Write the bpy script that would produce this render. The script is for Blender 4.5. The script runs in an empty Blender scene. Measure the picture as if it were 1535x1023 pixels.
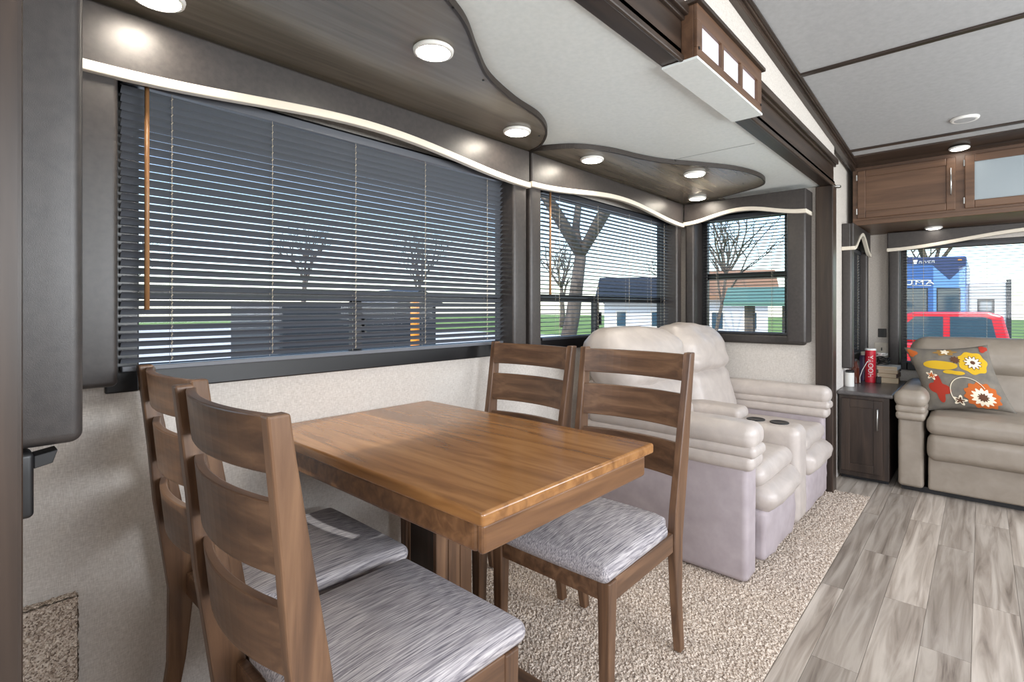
import bpy, bmesh, math, random
from mathutils import Vector, noise, Matrix
random.seed(7)
S = bpy.context.scene
C = bpy.context.collection
PI = math.pi
# ------------------------------------------------------------------ camera
H = 1.17; FPX = 776.7; YAW = math.radians(42.17); HZ = 462.0
cam = bpy.data.cameras.new('camera'); co = bpy.data.objects.new('camera', cam); C.objects.link(co)
cam.sensor_width = 36.0; cam.lens = FPX / 1535 * 36.0
cam.shift_y = -(511.5 - HZ) / 1535
cam.clip_start = .02; cam.clip_end = 400
co.location = (0, 0, H); co.rotation_euler = (PI/2, 0, YAW - PI/2)
S.camera = co
CA, SA = math.cos(YAW), math.sin(YAW)
def ray(u, v):
    r = u - 767.5
    return Vector((CA*FPX + SA*r, SA*FPX - CA*r, HZ - v))
def on_x(u, v, X): d = ray(u, v); return Vector((0, 0, H)) + d*(X/d.x)
def on_y(u, v, Y): d = ray(u, v); return Vector((0, 0, H)) + d*(Y/d.y)
def on_z(u, v, Z): d = ray(u, v); return Vector((0, 0, H)) + d*((Z-H)/d.z)
# ------------------------------------------------------------------ world, sun, exposure
W = bpy.data.worlds.new('world'); S.world = W; W.use_nodes = True
nt = W.node_tree; nt.nodes.clear()
o_ = nt.nodes.new('ShaderNodeOutputWorld'); b_ = nt.nodes.new('ShaderNodeBackground'); s_ = nt.nodes.new('ShaderNodeTexSky')
s_.sky_type = 'NISHITA'; s_.sun_disc = False; s_.sun_elevation = math.radians(48); s_.sun_rotation = math.radians(250)
s_.air_density = 1.0; s_.dust_density = 1.0; s_.altitude = 100
b_.inputs['Strength'].default_value = .28
nt.links.new(s_.outputs[0], b_.inputs[0]); nt.links.new(b_.outputs[0], o_.inputs[0])
sun = bpy.data.lights.new('sun', 'SUN'); so = bpy.data.objects.new('sun', sun); C.objects.link(so)
sun.energy = 2.0; sun.angle = math.radians(.6); sun.color = (1, .96, .9)
so.rotation_euler = Vector((.80, .18, -.75)).to_track_quat('-Z', 'Y').to_euler()
def area(name, loc, direction, sx, sy, e, col=(1, 1, 1)):
    l = bpy.data.lights.new(name, 'AREA'); o = bpy.data.objects.new(name, l); C.objects.link(o)
    l.shape = 'RECTANGLE'; l.size = sx; l.size_y = sy; l.energy = e; l.color = col
    o.location = loc; o.rotation_euler = Vector(direction).to_track_quat('-Z', 'Y').to_euler(); return o
# area lamps for daylight at the unseen aisle windows, plus an added entry-end fill
area('daylight_aisle_window', (1.3, -1.66, 1.40), (0, 1, .02), 2.0, .9, 50, (.93, .96, 1))
area('daylight_aisle_window_rear', (3.6, -1.66, 1.40), (0, 1, .02), 1.3, .9, 28, (.93, .96, 1))
area('front_fill', (-1.54, -.5, 1.45), (1, .15, .02), 1.6, .9, 32, (.95, .96, 1))
S.view_settings.view_transform = 'Standard'; S.view_settings.look = 'None'
S.view_settings.gamma = 1; S.view_settings.use_curve_mapping = False
S.view_settings.exposure = 0.70
# ------------------------------------------------------------------ materials
def lin(r, g, b):
    f = lambda c: c/12.92 if c <= .04045 else ((c+.055)/1.055)**2.4
    return (f(r/255), f(g/255), f(b/255), 1)
def new(name):
    m = bpy.data.materials.new(name); m.use_nodes = True
    return m, m.node_tree, m.node_tree.nodes['Principled BSDF']
def plain(name, c, rough=.5, metal=0, emit=0, spec=.5):
    m, t, p = new(name)
    p.inputs['Base Color'].default_value = c; p.inputs['Roughness'].default_value = rough; p.inputs['Metallic'].default_value = metal
    p.inputs['Specular IOR Level'].default_value = spec
    if emit:
        p.inputs['Emission Color'].default_value = c; p.inputs['Emission Strength'].default_value = emit
    return m
def noisy(name, stops, scale=(10, 10, 10), rough=.5, bump=0, bscale=None, detail=4, dist=0, rand=0, spec=.5, bdist=.002, nrough=.55):
    """noise-driven colour ramp in object space, optional bump, optional per-object shift"""
    m, t, p = new(name); N = t.nodes; L = t.links
    tc = N.new('ShaderNodeTexCoord'); mp = N.new('ShaderNodeMapping'); mp.inputs['Scale'].default_value = scale
    L.new(tc.outputs['Object'], mp.inputs['Vector'])
    vec = mp.outputs['Vector']; oi = None
    if rand:
        oi = N.new('ShaderNodeObjectInfo'); mu = N.new('ShaderNodeMath'); mu.operation = 'MULTIPLY'; mu.inputs[1].default_value = 97.
        L.new(oi.outputs['Random'], mu.inputs[0]); ad = N.new('ShaderNodeVectorMath'); ad.operation = 'ADD'
        L.new(vec, ad.inputs[0]); L.new(mu.outputs[0], ad.inputs[1]); vec = ad.outputs[0]
    n = N.new('ShaderNodeTexNoise'); n.inputs['Scale'].default_value = 1; n.inputs['Detail'].default_value = detail
    n.inputs['Distortion'].default_value = dist; n.inputs['Roughness'].default_value = nrough
    L.new(vec, n.inputs['Vector'])
    r = N.new('ShaderNodeValToRGB'); e = r.color_ramp.elements
    e[0].position, e[0].color = stops[0]; e[1].position, e[1].color = stops[-1]
    for s in stops[1:-1]:
        q = e.new(s[0]); q.color = s[1]
    L.new(n.outputs['Fac'], r.inputs['Fac'])
    col = r.outputs['Color']
    if rand:
        hs = N.new('ShaderNodeHueSaturation'); mr = N.new('ShaderNodeMapRange')
        mr.inputs['To Min'].default_value = 1-rand; mr.inputs['To Max'].default_value = 1+rand
        L.new(oi.outputs['Random'], mr.inputs['Value']); L.new(mr.outputs[0], hs.inputs['Value'])
        L.new(col, hs.inputs['Color']); col = hs.outputs['Color']
    L.new(col, p.inputs['Base Color'])
    p.inputs['Roughness'].default_value = rough; p.inputs['Specular IOR Level'].default_value = spec
    if bump:
        n2 = N.new('ShaderNodeTexNoise'); n2.inputs['Scale'].default_value = 1; n2.inputs['Detail'].default_value = 3
        mp2 = N.new('ShaderNodeMapping'); mp2.inputs['Scale'].default_value = bscale or scale
        L.new(tc.outputs['Object'], mp2.inputs['Vector']); L.new(mp2.outputs[0], n2.inputs['Vector'])
        bu = N.new('ShaderNodeBump'); bu.inputs['Strength'].default_value = bump; bu.inputs['Distance'].default_value = bdist
        L.new(n2.outputs['Fac'], bu.inputs['Height']); L.new(bu.outputs[0], p.inputs['Normal'])
    return m
def wood(name, dark, mid, light, axis, rough=.35, k=1.0, rand=0, spec=.5):
    sc = [34*k, 34*k, 34*k]; sc['xyz'.index(axis)] = 2.2*k
    return noisy(name, [(.28, dark), (.5, mid), (.72, light)], tuple(sc), rough, .12, tuple(v*2 for v in sc), 6, .6, rand, spec, .001)
def glassy(name, tint=(1, 1, 1, 1), fac=.06):
    m = bpy.data.materials.new(name); m.use_nodes = True; t = m.node_tree; t.nodes.clear()
    o = t.nodes.new('ShaderNodeOutputMaterial'); mx = t.nodes.new('ShaderNodeMixShader')
    a = t.nodes.new('ShaderNodeBsdfTransparent'); g = t.nodes.new('ShaderNodeBsdfGlossy')
    a.inputs[0].default_value = tint; g.inputs['Roughness'].default_value = .02; mx.inputs[0].default_value = fac
    t.links.new(a.outputs[0], mx.inputs[1]); t.links.new(g.outputs[0], mx.inputs[2]); t.links.new(mx.outputs[0], o.inputs[0]); return m
M = {}
def chairwood(ax): return wood('chair_wood_'+ax, lin(68, 48, 35), lin(98, 71, 51), lin(124, 93, 68), ax, .36)
for ax in 'xyz':
    M['chair_'+ax] = chairwood(ax)
    M['dark_'+ax] = wood('espresso_wood_'+ax, lin(34, 26, 22), lin(51, 40, 33), lin(68, 54, 45), ax, .34, .8)
    M['cab_'+ax] = wood('walnut_cabinet_'+ax, lin(70, 50, 38), lin(92, 67, 50), lin(110, 82, 62), ax, .38, .6)
M['table'] = noisy('table_wood', [(.25, lin(106, 70, 38)), (.5, lin(142, 98, 56)), (.75, lin(162, 118, 72))], (22, 2.0, 22), .2, .05, (50, 5, 50), 6, 1.0, 0, .55, .0006)
M['table_edge'] = wood('table_edge_wood', lin(84, 56, 36), lin(112, 78, 50), lin(136, 98, 66), 'x', .32)
def linen():
    m, t, p = new('linen_wallcovering'); N = t.nodes; L = t.links
    tc = N.new('ShaderNodeTexCoord'); cols = []
    for sc in ((620, 620, 70), (70, 70, 620)):
        mp = N.new('ShaderNodeMapping'); mp.inputs['Scale'].default_value = sc; L.new(tc.outputs['Object'], mp.inputs[0])
        n = N.new('ShaderNodeTexNoise'); n.inputs['Scale'].default_value = 1; n.inputs['Detail'].default_value = 2; L.new(mp.outputs[0], n.inputs[0]); cols.append(n)
    ad = N.new('ShaderNodeMath'); ad.operation = 'ADD'; L.new(cols[0].outputs['Fac'], ad.inputs[0]); L.new(cols[1].outputs['Fac'], ad.inputs[1])
    r = N.new('ShaderNodeValToRGB'); r.color_ramp.elements[0].position = .35; r.color_ramp.elements[1].position = .68
    r.color_ramp.elements[0].color = lin(188, 180, 172); r.color_ramp.elements[1].color = lin(222, 216, 209)
    mu = N.new('ShaderNodeMath'); mu.operation = 'MULTIPLY'; mu.inputs[1].default_value = .5; L.new(ad.outputs[0], mu.inputs[0])
    L.new(mu.outputs[0], r.inputs[0]); L.new(r.outputs[0], p.inputs['Base Color']); p.inputs['Roughness'].default_value = .75
    p.inputs['Specular IOR Level'].default_value = .2
    bu = N.new('ShaderNodeBump'); bu.inputs['Strength'].default_value = .25; bu.inputs['Distance'].default_value = .001
    L.new(mu.outputs[0], bu.inputs['Height']); L.new(bu.outputs[0], p.inputs['Normal']); return m
M['linen'] = linen()
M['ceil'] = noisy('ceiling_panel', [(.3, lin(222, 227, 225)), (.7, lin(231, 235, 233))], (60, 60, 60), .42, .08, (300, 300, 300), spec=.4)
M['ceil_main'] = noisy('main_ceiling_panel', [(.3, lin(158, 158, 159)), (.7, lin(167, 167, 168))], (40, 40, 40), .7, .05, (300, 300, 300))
M['soffit'] = noisy('soffit_laminate', [(.3, lin(92, 84, 73)), (.7, lin(118, 109, 96))], (2, 30, 30), .24, .02, (4, 60, 60), spec=.6)  # base lightened to carry the windows' reflection on the glossy underside
M['leather'] = noisy('charcoal_leatherette', [(.3, lin(50, 46, 45)), (.7, lin(62, 57, 55))], (60, 60, 60), .38, .25, (900, 900, 900), bdist=.0006)
M['edgeband'] = plain('dark_edge_banding', lin(44, 36, 31), .45)
M['cream'] = plain('cream_trim', lin(222, 213, 198), .5)
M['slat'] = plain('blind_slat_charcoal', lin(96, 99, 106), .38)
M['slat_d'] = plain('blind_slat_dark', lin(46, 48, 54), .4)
M['cord'] = plain('blind_cord', lin(176, 166, 150), .7)
M['wand'] = wood('wand_wood', lin(120, 84, 52), lin(150, 108, 70), lin(170, 128, 88), 'z', .4)
M['alu'] = plain('black_window_frame', lin(15, 16, 19), .32)
M['glass'] = glassy('window_glass', (.93, .95, .96, 1), .012)
M['white'] = plain('white_plastic', lin(232, 230, 226), .45)
M['black'] = plain('black_plastic', lin(24, 24, 26), .4)
M['chrome'] = plain('brushed_metal', lin(190, 190, 188), .3, 1)
M['lamp'] = plain('lamp_lens', (1, .90, .76, 1), .4, 0, 62)
M['aislelamp'] = plain('aisle_lamp_lens', (1, .92, .82, 1), .4, 0, 10)
M['frost'] = plain('frosted_glass', lin(150, 160, 166), .28, 0, 0, .6)
M['lantern'] = plain('opal_glass', lin(228, 224, 236), .3)
M['seat'] = noisy('tweed_seat_fabric', [(.28, lin(76, 72, 82)), (.44, lin(138, 133, 136)), (.58, lin(178, 172, 172)), (.74, lin(208, 202, 199))], (13, 430, 160), .85, .5, (30, 500, 300), 5, .3, 0, .2, .0015)
M['sofa'] = noisy('taupe_leatherette', [(.3, lin(140, 129, 116)), (.7, lin(152, 141, 128))], (12, 12, 12), .45, .3, (26, 26, 26), 5, .5, bdist=.004)
M['love'] = noisy('leatherette_lit', [(.3, lin(176, 166, 159)), (.7, lin(190, 180, 172))], (12, 12, 12), .42, .35, (24, 24, 24), 5, .6, bdist=.005)  # same leatherette as the sofa, its brighter light put into the colour
M['lovebase'] = noisy('pale_microfibre', [(.3, lin(158, 147, 149)), (.7, lin(172, 161, 163))], (14, 14, 14), .7, .15, (300, 300, 300), bdist=.001)
M['plank'] = noisy('grey_oak_vinyl', [(.24, lin(98, 87, 78)), (.40, lin(146, 135, 124)), (.58, lin(176, 166, 155)), (.78, lin(194, 185, 174))], (1.7, 26, 26), .34, .05, (8, 120, 20), 8, .9, .22, .4, .0008)
M['groove'] = plain('floor_underlay', lin(138, 129, 120), .7)
def carpet():
    m, t, p = new('berber_carpet'); N = t.nodes; L = t.links
    tc = N.new('ShaderNodeTexCoord'); v = N.new('ShaderNodeTexVoronoi'); v.inputs['Scale'].default_value = 290
    L.new(tc.outputs['Object'], v.inputs['Vector'])
    sp = N.new('ShaderNodeSeparateColor'); L.new(v.outputs['Color'], sp.inputs[0])
    r = N.new('ShaderNodeValToRGB'); e = r.color_ramp.elements
    e[0].position = 0; e[0].color = lin(112, 97, 86); e[1].position = 1; e[1].color = lin(226, 214, 200)
    for q, c in ((.22, lin(156, 140, 126)), (.45, lin(188, 172, 156)), (.7, lin(208, 194, 180))):
        k = e.new(q); k.color = c
    L.new(sp.outputs[0], r.inputs[0]); L.new(r.outputs[0], p.inputs['Base Color']); p.inputs['Roughness'].default_value = .95
    p.inputs['Specular IOR Level'].default_value = .1; return m
M['carpet'] = carpet()
M['grass'] = noisy('lawn', [(.3, lin(84, 112, 46)), (.7, lin(132, 156, 72))], (.8, .8, .8), .95, .3, (30, 30, 30))
M['gravel'] = noisy('pale_gravel', [(.3, lin(188, 184, 176)), (.7, lin(216, 212, 204))], (6, 6, 6), .95, .3, (40, 40, 40))
M['red'] = plain('red_car_paint', lin(206, 24, 44), .2, 0, 0, .6)
M['carglass'] = plain('tinted_car_glass', lin(52, 74, 88), .06, 0, 0, .8)
M['rvblue'] = plain('rv_blue', lin(52, 92, 150), .35)
M['rvnavy'] = plain('rv_navy', lin(34, 50, 92), .35)
M['rvlight'] = plain('rv_light_blue', lin(96, 140, 190), .35)
M['rvwhite'] = plain('rv_white', lin(206, 206, 206), .5)
M['rubber'] = plain('tyre_rubber', lin(22, 22, 22), .85)
M['bark'] = noisy('bark', [(.3, lin(70, 60, 52)), (.7, lin(116, 104, 92))], (8, 8, 2), .9, .4, (20, 20, 6))
M['brownroof'] = plain('brown_shingle_roof', lin(150, 112, 84), .85)
M['greenroof'] = plain('green_metal_roof', lin(94, 128, 112), .55)
M['darkgrey'] = plain('dark_grey_panel', lin(40, 42, 46), .6)
M['orange'] = plain('safety_orange', lin(236, 140, 30), .55)
M['redcan'] = noisy('red_label', [(.3, lin(186, 22, 42)), (.7, lin(206, 34, 54))], (30, 30, 30), .35)
M['purple'] = plain('purple_can', lin(78, 62, 96), .35)
M['brownbottle'] = plain('brown_glass_bottle', lin(84, 40, 28), .12, 0, 0, .7)
M['greenbottle'] = plain('dark_green_bottle', lin(34, 40, 28), .15, 0, 0, .7)
M['paper'] = noisy('book_pages', [(.3, lin(196, 176, 148)), (.7, lin(214, 198, 172))], (20, 20, 900), .85)
M['cover1'] = plain('book_cover_tan', lin(176, 150, 118), .6)
M['cover2'] = plain('book_cover_white', lin(224, 226, 226), .6)
M['cover3'] = plain('book_cover_brown', lin(122, 94, 70), .6)
M['outlet'] = plain('dark_outlet', lin(34, 30, 28), .4)
M['counter'] = noisy('dark_laminate_top', [(.3, lin(74, 70, 70)), (.7, lin(92, 88, 86))], (40, 40, 40), .32, spec=.5)
M['pillow'] = noisy('grey_pillow_cloth', [(.3, lin(100, 95, 88)), (.7, lin(124, 116, 104))], (16, 16, 16), .85, .3, (400, 400, 400), bdist=.001)
for n_, c_ in (('yel', (204, 164, 44)), ('mus', (150, 116, 66)), ('ora', (186, 98, 48)), ('red', (166, 58, 44)), ('crm', (232, 220, 196)), ('brn', (96, 66, 50))):
    M['pil_'+n_] = plain('pillow_print_'+n_, lin(*c_), .85, spec=.15)
# ------------------------------------------------------------------ geometry helpers
ORG = {}
def tag(o, label=None, cat=None, group=None, kind=None):
    if label: o['label'] = label
    if cat: o['category'] = cat
    if group: o['group'] = group
    if kind: o['kind'] = kind
    return o
def thing(name, loc, label, cat, group=None):
    o = bpy.data.objects.new(name, None); C.objects.link(o); o.location = loc; o.empty_display_size = .05
    ORG[o.name] = Vector(loc); return tag(o, label, cat, group)
class MB:
    def __init__(s): s.v = []; s.f = []
    def add(s, vs, fs):
        k = len(s.v); s.v += [tuple(p) for p in vs]; s.f += [tuple(i+k for i in f) for f in fs]; return s
    def box(s, x0, x1, y0, y1, z0, z1):
        x0, x1 = sorted((x0, x1)); y0, y1 = sorted((y0, y1)); z0, z1 = sorted((z0, z1))
        return s.add([(x, y, z) for z in (z0, z1) for y in (y0, y1) for x in (x0, x1)],
                     [(0, 2, 3, 1), (4, 5, 7, 6), (0, 1, 5, 4), (1, 3, 7, 5), (3, 2, 6, 7), (2, 0, 4, 6)])
    def hexa(s, bot, top):
        return s.add(list(bot)+list(top), [(3, 2, 1, 0), (4, 5, 6, 7), (0, 1, 5, 4), (1, 2, 6, 5), (2, 3, 7, 6), (3, 0, 4, 7)])
    def loft(s, rings, closed=True, caps=True):
        n = len(rings[0]); vs = [p for r in rings for p in r]; fs = []
        for i in range(len(rings)-1):
            for j in range(n if closed else n-1):
                a = i*n+j; b = i*n+(j+1) % n; fs.append((a, b, b+n, a+n))
        if caps: fs.append(tuple(range(n-1, -1, -1))); fs.append(tuple(range((len(rings)-1)*n, len(rings)*n)))
        return s.add(vs, fs)
    def tube(s, pts, r, n=8):
        pts = [Vector(p) for p in pts]; rings = []
        rr = r if isinstance(r, (list, tuple)) else [r]*len(pts)
        for i, p in enumerate(pts):
            d = (pts[min(i+1, len(pts)-1)] - pts[max(i-1, 0)]).normalized()
            a = d.orthogonal().normalized() if i == 0 else (a0 - d*a0.dot(d)).normalized()
            a0 = a; b = d.cross(a)
            rings.append([p + (a*math.cos(2*PI*k/n) + b*math.sin(2*PI*k/n))*rr[i] for k in range(n)])
        return s.loft(rings)
    def lathe(s, prof, c=(0, 0, 0), n=24, axis='z'):
        rings = []
        for (r, h) in prof:
            R = []
            for k in range(n):
                x, y = r*math.cos(2*PI*k/n), r*math.sin(2*PI*k/n)
                R.append({'z': (c[0]+x, c[1]+y, c[2]+h), 'x': (c[0]+h, c[1]+x, c[2]+y), 'y': (c[0]+y, c[1]+h, c[2]+x)}[axis])
            rings.append(R)
        return s.loft(rings)
    def prism(s, poly, fa, fb):
        """poly: 2D points; fa/fb map (p,q) to 3D for both caps"""
        return s.loft([[fa(*p) for p in poly], [fb(*p) for p in poly]])
    def rbox(s, x0, x1, y0, y1, z0, z1, r, m=6, puff=(0, 0, 0), wr=0, wf=9, k=3):
        """rounded cushion block with optional puffed faces and wrinkles"""
        lo = (x0, y0, z0); hi = (x1, y1, z1)
        def arr(a, b):
            q = [r*(1-math.tan(math.radians(45*(1-i/k)))) for i in range(k+1)]
            L = [a+t for t in q]; Rr = [b-t for t in reversed(q)]
            mid = [a+r+(b-a-2*r)*i/m for i in range(1, m)] if b-a > 2*r+1e-5 else []
            if not mid: Rr = Rr[1:] if abs(L[-1]-Rr[0]) < 1e-6 else Rr
            return L+mid+Rr
        A = [arr(lo[i], hi[i]) for i in range(3)]; idx = {}; vs = []; fs = []
        def vert(p):
            key = tuple(round(c, 6) for c in p)
            if key in idx: return idx[key]
            P = Vector(p); q = Vector([min(max(p[i], lo[i]+r), hi[i]-r) for i in range(3)]); d = P-q
            if d.length > 1e-9: P = q + d.normalized()*r; nrm = d.normalized()
            else: nrm = Vector((0, 0, 0))
            t = [(p[i]-lo[i])/(hi[i]-lo[i])*2-1 for i in range(3)]
            for i in range(3):
                if puff[i]:
                    j, l = (i+1) % 3, (i+2) % 3
                    P[i] += nrm[i]*puff[i]*(1-abs(t[j])**2.5)*(1-abs(t[l])**2.5)
            if wr: P += nrm*wr*noise.noise(Vector((P.x*wf, P.y*wf*.6, P.z*wf*1.4)))
            idx[key] = len(vs); vs.append(P); return idx[key]
        for ax in range(3):
            j, l = (ax+1) % 3, (ax+2) % 3
            for side in (0, 1):
                for a in range(len(A[j])-1):
                    for b in range(len(A[l])-1):
                        q = []
                        for (aa, bb) in ((a, b), (a+1, b), (a+1, b+1), (a, b+1)):
                            p = [0, 0, 0]; p[ax] = hi[ax] if side else lo[ax]; p[j] = A[j][aa]; p[l] = A[l][bb]; q.append(vert(p))
                        if len(set(q)) > 2: fs.append(tuple(q if side else q[::-1]))
        return s.add(vs, fs)
    def mesh(s, name, org=Vector((0, 0, 0))):
        me = bpy.data.meshes.new(name); me.from_pydata([tuple(Vector(p)-org) for p in s.v], [], s.f); me.update(); return me
    def build(s, name, mat, parent=None, smooth=False, bevel=0, org=None, seg=2, label=None):
        o0 = Vector((0, 0, 0))
        if parent is not None: o0 = ORG[parent.name]
        elif org is not None: o0 = Vector(org)
        me = s.mesh(name, o0); me.materials.append(M[mat] if isinstance(mat, str) else mat)
        if smooth: me.polygons.foreach_set('use_smooth', [True]*len(me.polygons))
        o = bpy.data.objects.new(name, me); C.objects.link(o)
        if parent is not None: o.parent = parent
        elif org is not None: o.location = org
        ORG[o.name] = o0
        if bevel:
            b = o.modifiers.new('edge', 'BEVEL'); b.width = bevel; b.segments = seg; b.limit_method = 'ANGLE'; b.angle_limit = math.radians(40)
        if label: o['label'] = label
        return o
def struct(o, label=None): o['kind'] = 'structure'; return tag(o, label) if label else o
def share(src, name, parent, loc):
    o = bpy.data.objects.new(name, src.data); C.objects.link(o); o.parent = parent; o.location = loc
    for m in src.modifiers:
        b = o.modifiers.new(m.name, m.type); b.width = m.width; b.segments = m.segments; b.limit_method = m.limit_method; b.angle_limit = m.angle_limit
    return o
def text_mesh(body, size, name, mat, parent, mtx, ext=.001, shear=0, space=1):
    cu = bpy.data.curves.new(name, 'FONT'); cu.body = body; cu.size = size; cu.extrude = ext; cu.shear = shear; cu.space_character = space
    cu.align_x = 'CENTER'; cu.align_y = 'CENTER'
    t = bpy.data.objects.new(name, cu); C.objects.link(t); bpy.context.view_layer.update()
    me = bpy.data.meshes.new_from_object(t.evaluated_get(bpy.context.evaluated_depsgraph_get()))
    bpy.data.objects.remove(t); me.transform(mtx); me.materials.clear(); me.materials.append(M[mat])
    o = bpy.data.objects.new(name, me); C.objects.link(o); o.parent = parent
    ORG[o.name] = ORG[parent.name] if parent else Vector((0, 0, 0)); return o
def wall_holes(axis, pos, thick, a0, a1, z0, z1, holes):
    """vertical wall in plane axis=pos..pos+thick with rectangular openings (a0,a1,z0,z1)"""
    mb = MB(); cuts = sorted({a0, a1, *[h[0] for h in holes], *[h[1] for h in holes]})
    for i in range(len(cuts)-1):
        l, r = cuts[i], cuts[i+1]; hs = sorted([(h[2], h[3]) for h in holes if h[0] <= l+1e-6 and h[1] >= r-1e-6])
        z = z0
        for (b, t) in hs+[(z1, z1)]:
            if b > z:
                if axis == 'y': mb.box(l, r, pos, pos+thick, z, b)
                else: mb.box(pos, pos+thick, l, r, z, b)
            z = t
    return mb
# ------------------------------------------------------------------ the room shell
WY = 1.74          # window wall of the slide-out
XE = 3.82          # far end wall of the slide-out
ZC = 1.955         # slide-out ceiling
XR = 5.20          # rear wall
YS = .74           # side wall beyond the slide-out
W1 = (.34, 1.87, .985, 1.80); W2 = (2.10, 3.60, .985, 1.80); W3 = (.95, 1.53, .975, 1.83)
W4 = (-1.15, .47, .72, 1.66); W5 = (4.42, 4.98, .80, 1.62)
# floor: slab + planks
fl = struct(MB().box(-1.6, XR, -1.75, YS, -.05, -.003).build('floor', 'groove'), 'grey wood-look plank flooring along the aisle')
PW = .1335; first = None; row = 0
y = .505
starts = {0: 2.52, 1: 1.97, 2: 2.57, 3: 2.28, 4: 2.75, 5: 3.28}
rows = []
k = 0
while y > -1.72:
    y0 = .425 if k == 0 else y-PW
    rows.append((y0, y, starts.get(k, 1.7+random.random()))); y = y0; k += 1
rows.append((.507, .62, 4.3)); rows.append((.62, YS, 4.6))
PL = 1.035
for i, (ya, yb, st) in enumerate(rows):
    x = st - PL*math.ceil((st+1.6)/PL)
    xmin = XE+.02 if i >= len(rows)-2 else -1.6
    while x < XR:
        xa, xb = max(x, xmin), min(x+PL, XR)
        if xb-xa > .03:
            MB().box(xa+.0006, xb-.0006, ya+.0006, yb-.0006, -.003, 0).build('plank', 'plank', fl)
        x += PL
# carpet: a real relief of tufts
def carpet_patch(x0, x1, y0, y1, step, zb, amp):
    nx = int((x1-x0)/step); ny = int((y1-y0)/step); vs = []; fs = []
    rnd = random.Random(3)
    for j in range(ny+1):
        for i in range(nx+1):
            vs.append((x0+(x1-x0)*i/nx+rnd.uniform(-.3, .3)*step, y0+(y1-y0)*j/ny+rnd.uniform(-.3, .3)*step*(j > 0), zb+rnd.random()*amp*(.4 if j == 0 else 1)))
    for j in range(ny):
        for i in range(nx):
            a = j*(nx+1)+i; fs.append((a, a+1, a+nx+2, a+nx+1))
    return vs, fs
cv, cf = carpet_patch(-.04, 3.84, .507, WY, .0062, .003, .007)
cb = MB(); cb.add(cv, cf); cb.box(-.04, 3.84, .508, WY, -.04, .003)
struct(cb.build('floor_carpet', 'carpet', smooth=False), 'beige and brown speckled carpet under the dining table')
# walls
struct(wall_holes('y', WY, .05, -.06, XE+.05, 0, ZC+.04, [W1, W2]).build('wall_back', 'linen'), 'beige linen wall with the two wide windows')
struct(wall_holes('x', XE, .05, .70, WY+.05, 0, ZC+.04, [W3]).build('wall_end', 'linen'), 'beige linen end wall behind the loveseat far arm')
WN = (.95, 1.53, .975, 1.83)
struct(wall_holes('x', -.06, .09, .70, WY+.05, 0, ZC+.04, [WN]).build('wall_near', 'linen'), 'beige linen near end wall of the slide-out')
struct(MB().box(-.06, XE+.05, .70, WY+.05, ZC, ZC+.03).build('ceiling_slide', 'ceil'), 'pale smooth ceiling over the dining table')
struct(MB().box(2.6, 2.604, .80, 1.25, ZC-.0015, ZC+.001).build('trim_1', plain('ceiling_seam', lin(150, 154, 152), .6)), 'thin seam across the pale slide-out ceiling')
struct(wall_holes('x', XR, .05, -1.75, YS+.05, -.05, 2.5, [W4]).build('wall_rear', 'linen'), 'beige rear wall behind the taupe sofa')
struct(wall_holes('y', YS, .05, XE+.05, XR+.05, -.05, 2.5, [W5]).build('wall_left', 'linen'), 'beige side wall beside the small dark cabinet')
struct(wall_holes('y', -1.80, .05, -1.65, XR+.05, -.05, 2.7, [(.3, 2.3, .95, 1.85), (2.95, 4.25, .95, 1.85)]).build('wall_right', 'linen'), 'beige wall across the aisle')
struct(wall_holes('x', -1.65, .05, -1.75, .9, -.05, 2.7, [(-1.3, .3, 1.0, 1.9)]).build('wall_front', 'linen'), 'beige wall at the entry end')
struct(MB().box(-1.6, -.06, .70, .75, -.05, 2.7).build('wall_front_left', 'linen'), 'beige wall in front of the slide-out')
def zc(x): return 2.365-.062*(x-2.08)
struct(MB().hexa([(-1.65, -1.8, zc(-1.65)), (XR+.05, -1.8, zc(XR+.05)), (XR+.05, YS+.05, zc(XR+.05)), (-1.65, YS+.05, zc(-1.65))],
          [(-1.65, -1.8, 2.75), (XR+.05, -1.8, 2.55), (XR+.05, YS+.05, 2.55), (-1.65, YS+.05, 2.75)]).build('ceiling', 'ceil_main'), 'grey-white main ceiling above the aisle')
# wall strip above the slide-out header
struct(MB().hexa([(-.06, .705, 2.0), (XE+.06, .705, 2.0), (XE+.06, .745, 2.0), (-.06, .745, 2.0)],
          [(-.06, .705, zc(-.06)+.02), (XE+.06, .705, zc(XE)+.02), (XE+.06, .745, zc(XE)+.02), (-.06, .745, zc(-.06)+.02)]).build('wall_upper', 'linen'), 'beige wall strip above the dark header beam')
def slope_bar(x0, x1, y0, y1, dz0, dz1):
    return MB().hexa([(x0, y0, zc(x0)+dz0), (x1, y0, zc(x1)+dz0), (x1, y1, zc(x1)+dz0), (x0, y1, zc(x0)+dz0)],
                     [(x0, y0, zc(x0)+dz1), (x1, y0, zc(x1)+dz1), (x1, y1, zc(x1)+dz1), (x0, y1, zc(x0)+dz1)])
cm = slope_bar(-1.6, 4.5, .678, .706, -.042, .001)
for (a, b, c, d) in ((.668, .680, -.020, .001), (.655, .669, -.010, .001)):
    q = slope_bar(-1.6, 4.5, a, b, c, d); cm.add(q.v, q.f)
struct(cm.build('trim_2', 'dark_x', bevel=.003), 'dark stepped moulding between wall strip and main ceiling')
for n_, xb in ((3, 2.84), (4, 4.14), (5, 1.45), (6, .1)):
    struct(slope_bar(xb-.014, xb+.014, -1.75, .66, -.010, .001).build('trim_%d' % n_, 'dark_y', bevel=.002), 'dark batten across the main ceiling')
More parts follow.
